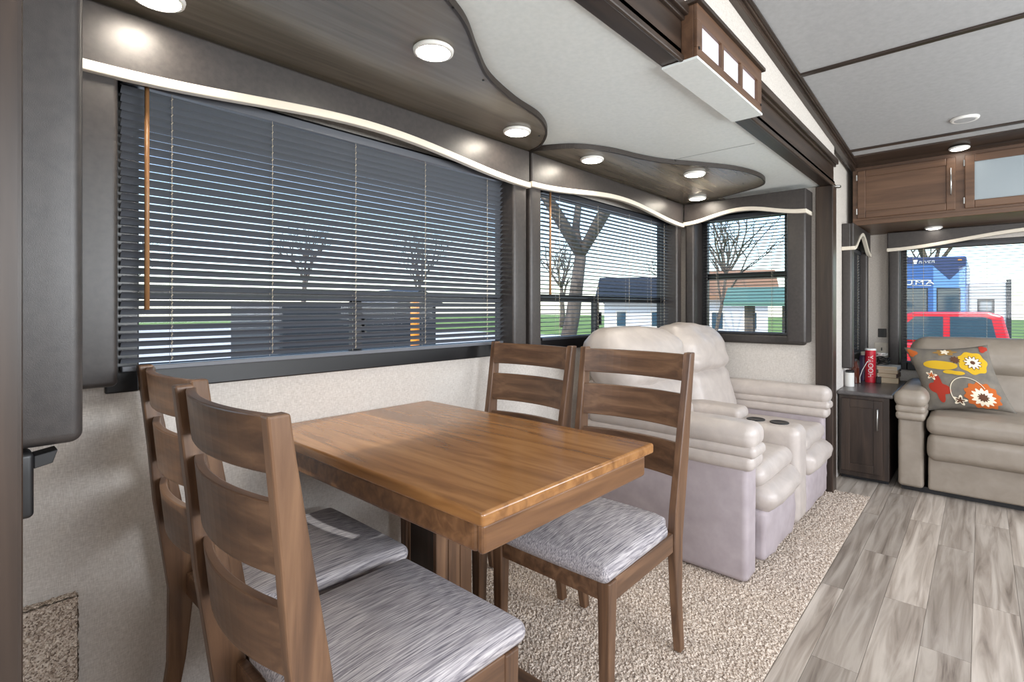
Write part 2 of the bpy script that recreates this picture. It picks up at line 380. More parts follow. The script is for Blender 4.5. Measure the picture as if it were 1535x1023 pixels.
# header beam of the slide-out
hb = MB().box(.0, XE+.02, .70, .765, 1.948, 2.10)
struct(hb.build('header_beam', 'dark_x', bevel=.003), 'dark wooden header beam along the slide-out opening')
struct(MB().box(.0, XE+.03, .675, .705, 2.085, 2.118).box(.0, XE+.03, .688, .702, 2.072, 2.086).build('trim_7', 'dark_x', bevel=.004), 'dark ledge moulding on top of the header beam')
struct(MB().box(.0, XE+.02, .690, .704, 1.942, 1.964).build('trim_8', 'dark_x', bevel=.005), 'dark bead moulding under the header beam')
# posts
struct(MB().box(XE-.045, XE+.06, .692, .79, 0, 1.948).build('trim_9', 'dark_z', bevel=.004), 'dark wooden post beside the loveseat far arm')
struct(MB().box(XE+.062, XE+.085, .70, .738, .62, 1.93).build('trim_10', 'white', bevel=.003), 'white vertical strip beside the dark post')  # added strip standing for the pale sliver of wall and window there
struct(MB().lathe([(.0, -.006), (.028, -.006), (.03, 0), (.028, .006), (0, .006)], (XE+.03, .69, 1.945), 16, 'z').build('trim_11', 'chrome', smooth=True), 'small metal cap on top of the dark post')
struct(MB().box(-.10, .053, .672, .73, 0, 1.948).build('trim_12', 'dark_z', bevel=.004), 'dark wooden post at the near end of the slide-out')
# soffits (wavy laminate panels under the ceiling)
def smooth_curve(pts, n=8):
    out = []
    for i in range(len(pts)-1):
        p0, p1, p2, p3 = [Vector((*pts[min(max(j, 0), len(pts)-1)], 0)) for j in (i-1, i, i+1, i+2)]
        for k in range(n):
            t = k/n
            q = .5*((2*p1)+(-p0+p2)*t+(2*p0-5*p1+4*p2-p3)*t*t+(-p0+3*p1-3*p2+p3)*t**3); out.append((q.x, q.y))
    out.append(pts[-1]); return out
ZS = 1.933
def soffit(curve, rest, label, name='soffit_panel'):
    poly = curve+rest
    # consistent orientation
    ar = sum(poly[i][0]*poly[(i+1) % len(poly)][1]-poly[(i+1) % len(poly)][0]*poly[i][1] for i in range(len(poly)))
    if ar < 0: poly = poly[::-1]
    t = thing(name, (poly[0][0], poly[0][1], ZS), label, 'ceiling panel', 'wavy soffit panels')
    MB().prism(poly, lambda a, b: (a, b, ZS), lambda a, b: (a, b, ZC-.002)).build('panel', 'soffit', t)
    band = MB(); cpts = curve
    for i in range(len(cpts)-1):
        (ax, ay), (bx, by) = cpts[i], cpts[i+1]
        d = Vector((bx-ax, by-ay, 0)); 
        if d.length < 1e-6: continue
        nn = Vector((d.y, -d.x, 0)).normalized()*.005
        band.hexa([(ax-nn.x, ay-nn.y, ZS-.003), (bx-nn.x, by-nn.y, ZS-.003), (bx+nn.x, by+nn.y, ZS-.003), (ax+nn.x, ay+nn.y, ZS-.003)],
                  [(ax-nn.x, ay-nn.y, ZC-.002), (bx-nn.x, by-nn.y, ZC-.002), (bx+nn.x, by+nn.y, ZC-.002), (ax+nn.x, ay+nn.y, ZC-.002)])
    band.build('edge_band', 'edgeband', t)
    return t
kz = (ZS-H)/(1.9-H)
ca_ = [(.0, .98), (.35, .86), (.60, .88)]+[(x*kz, y*kz) for x, y in [(.806, .938), (.907, .985), (1.025, 1.068), (1.169, 1.159), (1.364, 1.223), (1.537, 1.257), (1.684, 1.334), (1.801, 1.458), (1.836, 1.556)]]+[(1.905, 1.66)]
sA = soffit(smooth_curve(ca_), [(1.905, WY), (.0, WY)], 'long wavy-edged dark soffit panel above the wide dinette window')
cb_ = [(1.925, 1.66)]+[(x*kz, y*kz) for x, y in [(1.874, 1.48), (1.952, 1.364), (2.1, 1.283), (2.299, 1.232), (2.457, 1.17), (2.616, 1.07), (2.808, .965), (3.009, .916), (3.188, .926), (3.304, .993), (3.40, 1.168)]]+[(3.62, 1.36)]
sB = soffit(smooth_curve(cb_), [(XE, 1.36), (XE, WY), (1.925, WY)], 'wavy-edged dark soffit panel above the loveseat corner windows')
for t_, scr in ((sA, [(.87, .99), (1.22, 1.235), (1.78, 1.45)]), (sB, [(2.17, 1.33), (2.55, 1.17), (3.0, .985), (3.3, 1.08)])):
    for (x, y) in scr: MB().lathe([(0, -.002), (.004, -.002), (.004, .001), (0, .001)], (x, y, ZS-.001), 8).build('screw', 'black', t_)
# puck lights
def puck(x, y, z, label, r=.056, group='round puck lights', lens='lamp'):
    t = thing('puck_light', (x, y, z), label, 'light', group)
    MB().lathe([(0, 0), (r, 0), (r+.004, -.004), (r+.002, -.012), (r-.006, -.014), (r-.006, -.006), (0, -.006)], (x, y, z), 28).build('rim', 'white', t, smooth=True)
    MB().lathe([(0, -.008), (r-.007, -.008), (r-.007, -.013), (r*.6, -.017), (0, -.018)], (x, y, z), 28).build('lens', lens, t, smooth=True)
lk = 'unseen fill puck light added '
for (x, y, l) in ((.355, 1.487, lk+'on the long soffit beside the near post end'), (.975, 1.195, lk+'in the middle of the long soffit over the table'),
                  (1.66, 1.475, lk+'at the rounded far tip of the long soffit'), (2.23, 1.47, lk+'on the corner soffit nearest the long soffit'),
                  (2.86, 1.20, lk+'at the outer wave of the corner soffit'), (3.50, 1.45, lk+'on the corner soffit tucked above the window corner')):
    puck(x, y, ZS, l)
# ------------------------------------------------------------------ windows, blinds, window surrounds
def window(name, axis, pos, hole, rail_z, mull, label, out=1, outer=.045):
    """axis 'y': window lies in y=pos plane spanning x; out = direction to the outside"""
    a0, a1, z0, z1 = hole
    def P(a, d, z): return (a, pos+d*out, z) if axis == 'y' else (pos+d*out, a, z)
    def bx(mb, aa, ab, da, db, za, zb):
        p, q = P(aa, da, za), P(ab, db, zb); return mb.box(p[0], q[0], p[1], q[1], p[2], q[2])
    f = MB(); w = .03
    for (aa, ab, za, zb) in ((a0-outer, a0+w, z0-outer, z1+.02), (a1-w, a1+outer, z0-outer, z1+.02), (a0+w, a1-w, z0-outer, z0+w), (a0+w, a1-w, z1-w, z1+.02)):
        bx(f, aa, ab, -.014, .0, za, zb)
    for (aa, ab, za, zb) in ((a0, a0+.022, z0, z1), (a1-.022, a1, z0, z1), (a0, a1, z0, z0+.022), (a0, a1, z1-.022, z1)):
        bx(f, aa, ab, 0, .05, za, zb)
    o = struct(f.build(name, 'alu', bevel=.004), label); ORG[o.name] = Vector((0, 0, 0))
    zt = z1
    if rail_z:
        bx(MB(), a0+.02, a1-.02, .012, .05, rail_z-.02, rail_z+.02).build('meeting_rail', 'alu', o, bevel=.003)
        zt = rail_z
        bx(MB(), a0+.02, a1-.02, .035, .039, rail_z+.02, z1-.02).build('pane', 'glass', o)
    if mull:
        bx(MB(), mull-.018, mull+.018, .012, .05, z0+.02, zt-.02).build('mullion', 'alu', o, bevel=.003)
        q = MB(); bx(q, mull+.02, mull+.028, .0, .02, (z0+zt)/2-.04, (z0+zt)/2+.04); q.build('latch', 'black', o, bevel=.002)
        bx(MB(), a0+.02, mull-.018, .030, .034, z0+.02, zt-.02).build('pane', 'glass', o)
        bx(MB(), mull+.018, a1-.02, .040, .044, z0+.02, zt-.02).build('pane', 'glass', o)
    else:
        bx(MB(), a0+.02, a1-.02, .040, .044, z0+.02, (zt-.02) if rail_z else z1-.02).build('pane', 'glass', o)
    return o
window('window_1', 'y', WY, W1, 1.215, 1.065, 'wide black-framed window beside the dining table')
window('window_2', 'y', WY, W2, 1.225, 2.72, 'black-framed window behind the loveseat')
window('window_3', 'x', XE, W3, 1.40, None, 'tall black-framed window on the slide-out end wall')
window('window_4', 'x', XR, W4, None, None, 'wide black-framed rear window behind the taupe sofa')
window('window_5', 'y', YS, W5, None, None, 'narrow window beside the small dark cabinet')
window('window_6', 'x', -.06+.09, WN, 1.40, None, 'window on the near end wall', out=-1)
def blind(axis, pos, a0, a1, z0, z1, tilt, pitch, label, cords, wand=None, mat='slat', width=.025, inward=-1, stack=0):
    """tilt >0: room edge raised; inward = sign of the room side along the wall normal"""
    base = (0, 0, 0)
    base = ((a0+a1)/2, pos, z0) if axis == 'y' else (pos, (a0+a1)/2, z0)
    t = thing('venetian_blind', base, label, 'blind', 'charcoal venetian blinds')
    def P(a, d, z): return (a, pos+d*inward, z) if axis == 'y' else (pos+d*inward, a, z)
    # slat cross section: shallow arc, rotated by tilt
    sec = []
    nn = 4
    for i in range(nn+1):
        s = (i/nn-.5)*width; c = .0022*(1-(2*i/nn-1)**2)
        sec.append((s, c+.0004))
    for i in range(nn, -1, -1):
        s = (i/nn-.5)*width; c = .0022*(1-(2*i/nn-1)**2)
        sec.append((s, c-.0004))
    ct, st = math.cos(tilt), math.sin(tilt)
    sec = [(s*ct-c*st, s*st+c*ct) for s, c in sec]
    n = int((z1-z0-.03)/pitch); first = None
    for i in range(n):
        z = z0+.022+pitch*(i+.5)
        if first is None:
            first = MB().loft([[P(a0, d, z+h) for d, h in sec], [P(a1, d, z+h) for d, h in sec]]).build('slat', mat, t); zf = z
        else: share(first, 'slat', t, (0, 0, z-zf))
    def bx(aa, ab, da, db, za, zb, nm, m, bev=.002):
        p, q = P(aa, da, za), P(ab, db, zb); return MB().box(p[0], q[0], p[1], q[1], p[2], q[2]).build(nm, m, t, bevel=bev)
    bx(a0, a1, -.014, .014, z1-.028, z1, 'headrail', mat); bx(a0, a1, -.013, .013, z0+.004, z0+.018, 'bottom_rail', mat)
    for c in cords:
        mb = MB()
        for dd in (-.013, .013): mb.tube([P(c, dd*ct, z0+.02+dd*st), P(c, dd*ct, z1-.02+dd*st)], .0007, 5)
        # ladder twist: small beads where the cord crosses each slat
        for i in range(n):
            z = z0+.022+pitch*i
            mb.tube([P(c-.002, .014*ct, z+.014*st), P(c+.002, .014*ct+.001, z+.006+.014*st)], .0014, 5)
        mb.build('ladder_cord', 'cord', t)
    if wand:
        a, za, zb = wand; MB().tube([P(a, .036, za), P(a, .036, zb)], [.0055, .0065], 8).build('tilt_wand', 'wand', t, smooth=True)
    return t
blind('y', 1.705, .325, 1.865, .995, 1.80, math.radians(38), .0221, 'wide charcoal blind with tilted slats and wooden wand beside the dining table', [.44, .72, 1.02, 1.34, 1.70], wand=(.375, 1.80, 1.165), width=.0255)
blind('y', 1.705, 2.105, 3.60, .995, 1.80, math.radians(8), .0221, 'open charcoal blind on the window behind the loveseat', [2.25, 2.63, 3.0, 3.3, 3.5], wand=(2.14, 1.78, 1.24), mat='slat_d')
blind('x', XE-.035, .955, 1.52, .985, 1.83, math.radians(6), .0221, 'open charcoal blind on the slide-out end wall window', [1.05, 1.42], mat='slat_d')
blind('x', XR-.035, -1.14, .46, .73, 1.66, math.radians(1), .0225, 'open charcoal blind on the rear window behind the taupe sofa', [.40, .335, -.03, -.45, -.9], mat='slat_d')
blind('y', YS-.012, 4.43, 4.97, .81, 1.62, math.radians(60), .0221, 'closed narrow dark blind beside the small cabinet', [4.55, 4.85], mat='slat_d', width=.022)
def surround(axis, wall, face, a0, a1, arch, pan, zb, label, inward=-1, ztop=1.925, zlow=None, ends=1.752, peak=.06, panels=(True, True), straight=False, sill=False, cham=False):
    """padded valance with arched lower edge, cream strip and two padded side panels"""
    base = ((a0+a1)/2, wall, zb) if axis == 'y' else (wall, (a0+a1)/2, zb)
    t = thing('window_surround', base, label, 'valance', 'padded charcoal window surrounds')
    def P(a, d, z): return (a, d, z) if axis == 'y' else (d, a, z)
    n = 40
    def zl(u):
        s = math.sin(PI*u); return ends + peak*(s*s if not straight else 0)
    sl = .035
    fr = MB()
    top = [P(a0+(a1-a0)*i/n, 0, ztop) for i in range(n+1)]
    ring_f, ring_b = [], []
    poly = [(a0+(a1-a0)*i/n, zl(i/n)+.012) for i in range(n+1)]+[(a1, ztop), (a0, ztop)]
    d1 = face - inward*.02
    fr.prism(poly, lambda a, z: P(a, face, z), lambda a, z: P(a, d1, z))
    for (aa, ab) in ((a0, a0+.02), (a1-.02, a1)):
        z_ = zl(0)+.012; p, q = P(aa, d1, z_), P(ab, wall, ztop); fr.box(p[0], q[0], p[1], q[1], p[2], q[2])
    fr.build('valance', 'leather', t, bevel=.006)
    st = MB()
    f0 = face+inward*.006
    poly = [(a0-.004+(a1-a0+.008)*i/n, zl(i/n)-.004) for i in range(n+1)]+[(a0-.004+(a1-a0+.008)*i/n, zl(i/n)+.022) for i in range(n, -1, -1)]
    st.prism(poly, lambda a, z: P(a, f0, z), lambda a, z: P(a, d1, z))
    for (aa, ab) in ((a0-.004, a0+.012), (a1-.012, a1+.004)):
        p, q = P(aa, d1, zl(0)-.004), P(ab, wall, zl(0)+.022); st.box(p[0], q[0], p[1], q[1], p[2], q[2])
    st.build('cream_strip', 'cream', t, bevel=.003, label='cream strip along the arched lower edge')
    pf = face-inward*.012
    for i, (aa, ab) in enumerate(((a0+.004, a0+pan[0]), (a1-pan[1], a1-.004))):
        if not panels[i]: continue
        x = [P(aa, wall, zb), P(ab, pf, ends+.03)]
        lo = [min(x[0][j], x[1][j]) for j in range(3)]; hi = [max(x[0][j], x[1][j]) for j in range(3)]
        MB().rbox(lo[0], hi[0], lo[1], hi[1], lo[2], hi[2], .014, 3).build('side_panel', 'leather', t, smooth=True)
    if sill:
        x = [P(a0+.03, wall, zb-.02), P(a1-.035, wall+inward*.05, zb+.045)]
        lo = [min(x[0][j], x[1][j]) for j in range(3)]; hi = [max(x[0][j], x[1][j]) for j in range(3)]
        MB().rbox(lo[0], hi[0], lo[1], hi[1], lo[2], hi[2], .018, 4).build('sill_panel', 'leather', t, smooth=True)
    return t
surround('y', WY, 1.612, .20, 1.906, 1, (.105, .10), .97, 'padded charcoal valance and side panels around the wide dinette window')
surround('y', WY, 1.612, 1.924, 3.645, 1, (.09, .08), .97, 'padded charcoal valance around the window behind the loveseat', ends=1.762)
surround('x', XE, 3.645, .815, 1.61, 1, (.115, .07), .945, 'padded charcoal valance around the slide-out end wall window', ends=1.772, sill=True)
surround('x', .03, .141, .88, 1.61, 1, (.10, .10), .992, 'padded charcoal surround on the near end wall', inward=1, ends=1.772)
surround('x', XR, 5.06, -1.25, .555, 1, (.085, .08), .66, 'padded charcoal valance around the rear window', ends=1.622, peak=.09, ztop=1.768)
surround('y', YS, .665, 4.32, 5.06, 1, (.10, .06), .74, 'padded charcoal valance around the narrow side window', ends=1.585, peak=.13, ztop=1.772)
# latch hardware under the near surround
t = thing('slide_latch', (.05, .90, .90), 'black plastic latch under the near padded window surround', 'latch')
MB().rbox(.032, .079, .875, .915, .908, .99, .006, 3).build('body', 'black', t, smooth=True)
MB().hexa([(.079, .88, .968), (.097, .88, .972), (.097, .91, .972), (.079, .91, .968)], [(.079, .88, .984), (.102, .88, .988), (.102, .91, .988), (.079, .91, .984)]).build('lever', 'black', t, bevel=.001)
# carpeted box in the near corner
bv = MB()
rnd = random.Random(5)
def face_grid(mb, o, ux, uy, nx, ny, nrm, amp):
    vs = []; fs = []
    for j in range(ny+1):
        for i in range(nx+1):
            p = Vector(o)+Vector(ux)*(i/nx)+Vector(uy)*(j/ny)+Vector(nrm)*rnd.random()*amp; vs.append(p)
    for j in range(ny):
        for i in range(nx): a = j*(nx+1)+i; fs.append((a, a+1, a+nx+2, a+nx+1))
    mb.add(vs, fs)
bv.box(.032, .233, 1.712, WY-.001, .012, .432)
face_grid(bv, (.032, 1.712, .012), (.203, 0, 0), (0, 0, .422), 40, 84, (0, -1, 0), .007)
face_grid(bv, (.235, 1.712, .012), (0, .027, 0), (0, 0, .422), 5, 84, (1, 0, 0), .005)
face_grid(bv, (.032, 1.712, .434), (.203, 0, 0), (0, .027, 0), 40, 5, (0, 0, 1), .005)
tag(bv.build('carpeted_panel', 'carpet', org=(.13, 1.73, .012)), 'speckled carpet-covered panel at the foot of the linen wall', 'panel')
# lantern-style light box on the header
t = thing('lantern_box', (1.88, .68, 1.95), 'dark wooden light box with three opal panes on the header beam', 'light box')
X0, X1 = 1.565, 2.195; YF = .648
fm = MB()
zt, zb_ = 2.112, 1.946
fm.box(X0, X1, YF, YF+.012, zb_, 1.978); fm.box(X0, X1, YF, YF+.012, 2.062, zt)
fm.box(X0, X0+.04, YF, YF+.012, 1.978, 2.062); fm.box(X1-.05, X1, YF, YF+.012, 1.978, 2.062)
pw = (X1-.05-X0-.04-.05)/3
xs = []
x = X0+.04
for i in range(3):
    xs.append((x, x+pw)); x += pw
    if i < 2: fm.box(x, x+.022, YF, YF+.012, 1.978, 2.062); x += .025
fm.box(X0, X0+.012, YF+.012, .70, zb_, zt); fm.box(X1-.012, X1, YF+.012, .70, zb_, zt)
fm.build('frame', 'cab_x', t, bevel=.002)
for a, b in xs: MB().box(a-.004, b+.004, YF+.011, YF+.016, 1.974, 2.066).build('pane', 'lantern', t)
MB().box(X0-.012, X1+.015, YF-.012, .70, zt, zt+.014).build('cap', 'dark_x', t, bevel=.003)
MB().box(X0-.004, X1+.004, YF-.002, .764, zb_-.008, zb_).build('base_plate', 'ceil', t, bevel=.001)
for sx in (X0+.012, X1-.012): MB().lathe([(0, -.003), (.005, -.003), (.005, .001), (0, .001)], (sx, YF, 1.975), 10, 'y').build('screw', 'black', t)
# ------------------------------------------------------------------ dining table
ZT = .78
t = thing('dining_table', (1.04, 1.22, 0), 'honey brown wooden dining table standing between the four chairs', 'table')
TX0, TX1, TY0, TY1 = .69, 1.385, .70, 1.735
MB().rbox(TX0, TX1, TY0, TY1, ZT-.030, ZT, .008, 4, k=3).build('tabletop', 'table', t, smooth=False, label='honey brown glossy top')
ap = MB(); ai = .018
ap.box(TX0+ai, TX1-ai, TY0+ai, TY0+ai+.02, ZT-.095, ZT-.030); ap.box(TX0+ai, TX1-ai, TY1-ai-.02, TY1-ai, ZT-.095, ZT-.030)
ap.box(TX0+ai, TX0+ai+.02, TY0+ai+.02, TY1-ai-.02, ZT-.095, ZT-.030); ap.box(TX1-ai-.02, TX1-ai, TY0+ai+.02, TY1-ai-.02, ZT-.095, ZT-.030)
ap.build('apron', 'table_edge', t, bevel=.012, seg=3)
px, py, ph = 1.035, 1.24, .07
for i in range(3):
    MB().box(px-ph+i*.0475, px-ph+i*.0475+.0455, py-ph, py-ph+.015, .03, ZT-.09).build('pedestal_board', 'chair_z', t, bevel=.002)
    MB().box(px-ph+i*.0475, px-ph+i*.0475+.0455, py+ph-.015, py+ph, .03, ZT-.09).build('pedestal_board', 'chair_z', t, bevel=.002)
MB().box(px-ph+.002, px+ph-.002, py-ph+.013, py+ph-.013, .03, ZT-.09).build('pedestal_core', 'dark_z', t)
MB().box(px-.20, px+.20, py-.26, py+.26, .008, .032).build('base', 'chair_y', t, bevel=.006)
MB().box(px-.22, px+.22, py-.28, py+.28, ZT-.094, ZT-.031).build('mounting_block', 'dark_y', t, bevel=.004)
# ------------------------------------------------------------------ dining chairs
def make_chair(label):
    root = thing('dining_chair', (0, 0, 0), label, 'chair', 'dining chairs')
    # rear legs run up as back stiles: (z, x_rear, x_front, y_outer, y_inner)
    prof = [(.010, -.285, -.252, .205, .178), (.20, -.258, -.215, .209, .182), (.40, -.255, -.192, .212, .184), (.50, -.268, -.200, .214, .186), (.65, -.288, -.225, .217, .190), (.80, -.300, -.252, .220, .193), (.95, -.315, -.278, .224, .197), (1.018, -.322, -.288, .226, .199)]
    for s in (1, -1):
        rings = [[(xr, s*yo, z), (xf, s*yo, z), (xf, s*yi, z), (xr, s*yi, z)] for z, xr, xf, yo, yi in prof]
        if s < 0: rings = [r[::-1] for r in rings]
        MB().loft(rings).build('leg', 'chair_z', root, bevel=.004)
    for s in (1, -1):
        y0, y1 = (.178, .218) if s > 0 else (-.218, -.178)
        b0, b1 = (.184, .212) if s > 0 else (-.212, -.184)
        MB().hexa([(.186, b0, .010), (.214, b0, .010), (.214, b1, .010), (.186, b1, .010)], [(.176, y0, .432), (.218, y0, .432), (.218, y1, .432), (.176, y1, .432)]).build('leg', 'chair_z', root, bevel=.004)
    ap = MB()
    ap.box(.188, .208, -.178, .178, .372, .434); ap.box(-.215, -.195, -.184, .184, .372, .434)
    ap.hexa([(-.19, .188, .372), (.178, .196, .372), (.178, .214, .372), (-.19, .208, .372)], [(-.19, .188, .434), (.178, .196, .434), (.178, .214, .434), (-.19, .208, .434)])
    ap.hexa([(-.19, -.208, .372), (.178, -.214, .372), (.178, -.196, .372), (-.19, -.188, .372)], [(-.19, -.208, .434), (.178, -.214, .434), (.178, -.196, .434), (-.19, -.188, .434)])
    ap.build('seat_frame', 'chair_x', root, bevel=.003)
    # seat cushion: tapered, domed
    mb = MB().rbox(-.205, .244, -.226, .226, .434, .484, .024, 8, puff=(0, 0, .022))
    mb.v = [(x, y*(1-.05*(.236-x)/.44), z) for x, y, z in mb.v]
    # notch for the stiles is hidden: pull rear corners in
    mb.v = [(x if not (x < -.165 and abs(y) > .17) else x+.012, y if x > -.17 else max(min(y, .180), -.180), z) for x, y, z in mb.v]
    mb.build('seat_cushion', 'seat', root, smooth=True)
    # three bowed back slats
    def xs(z):
        for i in range(len(prof)-1):
            if prof[i][0] <= z <= prof[i+1][0]:
                k = (z-prof[i][0])/(prof[i+1][0]-prof[i][0]); return prof[i][1]*(1-k)+prof[i+1][1]*k, prof[i][4]*(1-k)+prof[i+1][4]*k
    for (za, zb, crest) in ((.922, 1.012, 1), (.762, .878, 0), (.598, .712, 0)):
        rings = []; n = 14
        for i in range(n+1):
            u = i/n*2-1; bow = -.034*(1-u*u)
            r = []
            for z, off in ((za, .014), (zb, .014), (zb, .032), (za, .032)):
                xr, yi = xs(z); r.append((xr+off+bow+.006, u*(yi+.004), z))
            rings.append(r)
        MB().loft(rings).build('back_slat', 'chair_y', root, bevel=.003, smooth=False)
    return root
def kids(o): return [c for c in bpy.data.objects if c.parent == o]
def copy_tree(o, label):
    c = o.copy(); C.objects.link(c); c['label'] = label
    for k in kids(o):
        q = k.copy(); C.objects.link(q); q.parent = c
    return c
ch = make_chair('brown ladder-back chair on the aisle side of the table nearest the near post')
ch2 = copy_tree(ch, 'brown ladder-back chair against the linen wall beside the carpeted panel')
ch3 = copy_tree(ch, 'brown ladder-back chair in front of the loveseat arm on the aisle side of the table')
ch4 = copy_tree(ch, 'brown ladder-back chair against the linen wall between table and loveseat')
for c, x, y, r in ((ch, .628, .963, 0), (ch2, .674, 1.452, 0), (ch3, 1.415, .952, PI), (ch4, 1.40, 1.432, PI)):
    c.location = (x, y, 0); c.rotation_euler = (0, 0, r)
# ------------------------------------------------------------------ loveseat (faces -Y, back to the window wall)
t = thing('reclining_loveseat', (3.0, 1.2, 0), 'leatherette reclining loveseat with cup holder console under the windows', 'loveseat')
def arm(x0, x1, name='arm'):
    a = MB().rbox(x0+.008, x1-.008, .725, 1.60, .012, .53, .025, 4, wr=.004).build(name, 'lovebase', t, smooth=True)
    MB().rbox(x0-.012, x1+.012, .690, 1.52, .575, .680, .045, 6, puff=(0, 0, .006), wr=.006).build('arm_pad', 'love', a, smooth=True)
    MB().rbox(x0-.006, x1+.008, .690, 1.54, .540, .592, .022, 6, wr=.004).build('arm_fold', 'love', a, smooth=True)
    MB().rbox(x0-.006, x1+.010, .700, 1.55, .485, .552, .028, 6, wr=.005).build('arm_fold', 'love', a, smooth=True)
    return a
arm(2.255, 2.40); arm(3.665, 3.765)
for (a, b) in ((2.412, 2.925), (3.135, 3.655)):
    s_ = MB().rbox(a, b, .705, 1.34, .370, .465, .045, 8, puff=(0, 0, .022), wr=.008, wf=7).build('seat_cushion', 'love', t, smooth=True)
    f_ = MB().rbox(a+.004, b-.004, .668, .86, .255, .385, .058, 8, puff=(0, .012, 0), wr=.014, wf=11).build('footrest', 'love', t, smooth=True)
    MB().rbox(a+.008, b-.008, .700, .90, .050, .275, .022, 8, puff=(0, .012, 0), wr=.010, wf=13).build('front_panel', 'lovebase', t, smooth=True)
# backs
for (a, b, nm) in ((2.25, 3.010, 0), (3.035, 3.68, 1)):
    def lean(mb, k=.26, z0=.40):
        mb.v = [(x, y+(z-z0)*k, z) for x, y, z in mb.v]; return mb
    lean(MB().rbox(a+.02, b-.02, 1.20, 1.46, .42, .80, .07, 8, puff=(0, .03, 0), wr=.014, wf=8)).build('back_cushion', 'love', t, smooth=True)
    lean(MB().rbox(a, b, 1.175, 1.44, .74, 1.045, .10, 10, puff=(0, .03, .022), wr=.016, wf=9)).build('head_pillow', 'love', t, smooth=True)
MB().rbox(2.42, 3.66, 1.30, 1.66, .04, .62, .04, 5).build('back_frame', 'lovebase', t, smooth=True)
# console
c_ = MB().rbox(2.935, 3.128, .690, 1.36, .05, .552, .045, 6, wr=.004).build('console', 'love', t, smooth=True)
MB().rbox(2.940, 3.124, .985, 1.36, .545, .610, .028, 6, puff=(0, 0, .012), wr=.006).build('armrest_pad', 'love', c_, smooth=True)
for yy in (.925, .805):
    MB().lathe([(0, .003), (.030, .003), (.040, .0045), (.046, .006), (.048, .003), (.046, -.001), (0, -.001)], (3.03, yy, .5525), 24).build('cup_holder', 'black', c_, smooth=True, label='black cup holder')
for fx in (2.5, 3.03, 3.6):
    for fy in (.80, 1.5): MB().box(fx-.03, fx+.03, fy, fy+.06, .008, .06).build('foot', 'black', t)
# ------------------------------------------------------------------ sofa (faces -X, back to the rear wall)
t = thing('sofa', (4.6, -.5, 0), 'taupe leatherette sofa under the rear window', 'sofa')
SY0 = -1.45
def sarm(y0, y1):
    a = MB().rbox(4.145, 4.98, y0+.006, y1-.006, .03, .50, .022, 5, wr=.002).build('arm', 'sofa', t, smooth=True)
    MB().rbox(4.105, 4.95, y0-.010, y1+.012, .535, .645, .048, 6, puff=(0, 0, .006), wr=.005).build('arm_pad', 'sofa', a, smooth=True)
    MB().rbox(4.115, 4.95, y0-.004, y1+.006, .500, .556, .024, 6, wr=.003).build('arm_fold', 'sofa', a, smooth=True)
    MB().rbox(4.115, 4.95, y0-.004, y1+.006, .455, .512, .024, 6, wr=.003).build('arm_fold', 'sofa', a, smooth=True)
sarm(.262, .405); sarm(SY0, SY0+.145)
ya, yb = SY0+.155, .252
MB().rbox(4.095, 4.72, ya, yb, .388, .505, .045, 10, puff=(0, 0, .012), wr=.006, wf=5).build('seat_cushion', 'sofa', t, smooth=True)
MB().rbox(4.100, 4.50, ya+.003, yb-.003, .225, .395, .045, 10, puff=(.010, 0, 0), wr=.006, wf=6).build('front_roll', 'sofa', t, smooth=True)
MB().rbox(4.140, 4.90, ya+.005, yb-.005, .035, .245, .015, 8, wr=.003).build('base', 'sofa', t, smooth=True)
def leanx(mb, k=.22, z0=.45):
    mb.v = [(x+(z-z0)*k, y, z) for x, y, z in mb.v]; return mb
leanx(MB().rbox(4.56, 4.80, ya-.02, yb+.02, .46, .76, .06, 12, puff=(.02, 0, 0), wr=.010, wf=6)).build('back_cushion', 'sofa', t, smooth=True)
leanx(MB().rbox(4.53, 4.80, ya-.06, yb+.13, .715, .965, .10, 14, puff=(.015, 0, .006), wr=.012, wf=8)).build('head_roll', 'sofa', t, smooth=True)
MB().rbox(4.70, 4.985, ya-.02, yb+.02, .04, .70, .03, 5).build('back_frame', 'sofa', t, smooth=True)
MB().box(4.19, 4.93, SY0+.03, .385, .0, .036).build('plinth', 'black', t)
# floral pillow leaning in the sofa corner
PS = .222
def pil_h(u, v):      # half thickness over [-1,1]^2
    return .070*max(0, (1-u*u))**.55*max(0, (1-v*v))**.55+.004
def pil_xy(u, v):
    w = 1-.10*(1-abs(v)**2)*abs(u)**3; h = 1-.10*(1-abs(u)**2)*abs(v)**3
    return u*PS*.96*w, v*PS*.96*h
t = thing('throw_pillow', (4.415, .118, .715), 'grey throw pillow with yellow, orange and red flowers on the taupe sofa', 'pillow')
n = 22; vs = []; fs = []
for sgn in (1, -1):
    for j in range(n+1):
        for i in range(n+1):
            u, v = i/n*2-1, j/n*2-1; x, y = pil_xy(u, v)
            z = sgn*pil_h(u, v)+(.005*noise.noise(Vector((u*2.5, v*2.5, sgn*3)))*(1-u*u)*(1-v*v)); vs.append((x, y, z))
N1 = (n+1)*(n+1)
for j in range(n):
    for i in range(n):
        a = j*(n+1)+i; fs.append((a, a+1, a+n+2, a+n+1)); b = a+N1; fs.append((b, b+n+1, b+n+2, b+1))
edge = [i for i in range(n+1)]+[j*(n+1)+n for j in range(1, n+1)]+[n*(n+1)+i for i in range(n-1, -1, -1)]+[j*(n+1) for j in range(n-1, 0, -1)]
for k in range(len(edge)):
    a, b = edge[k], edge[(k+1) % len(edge)]; fs.append((a, a+N1, b+N1, b))
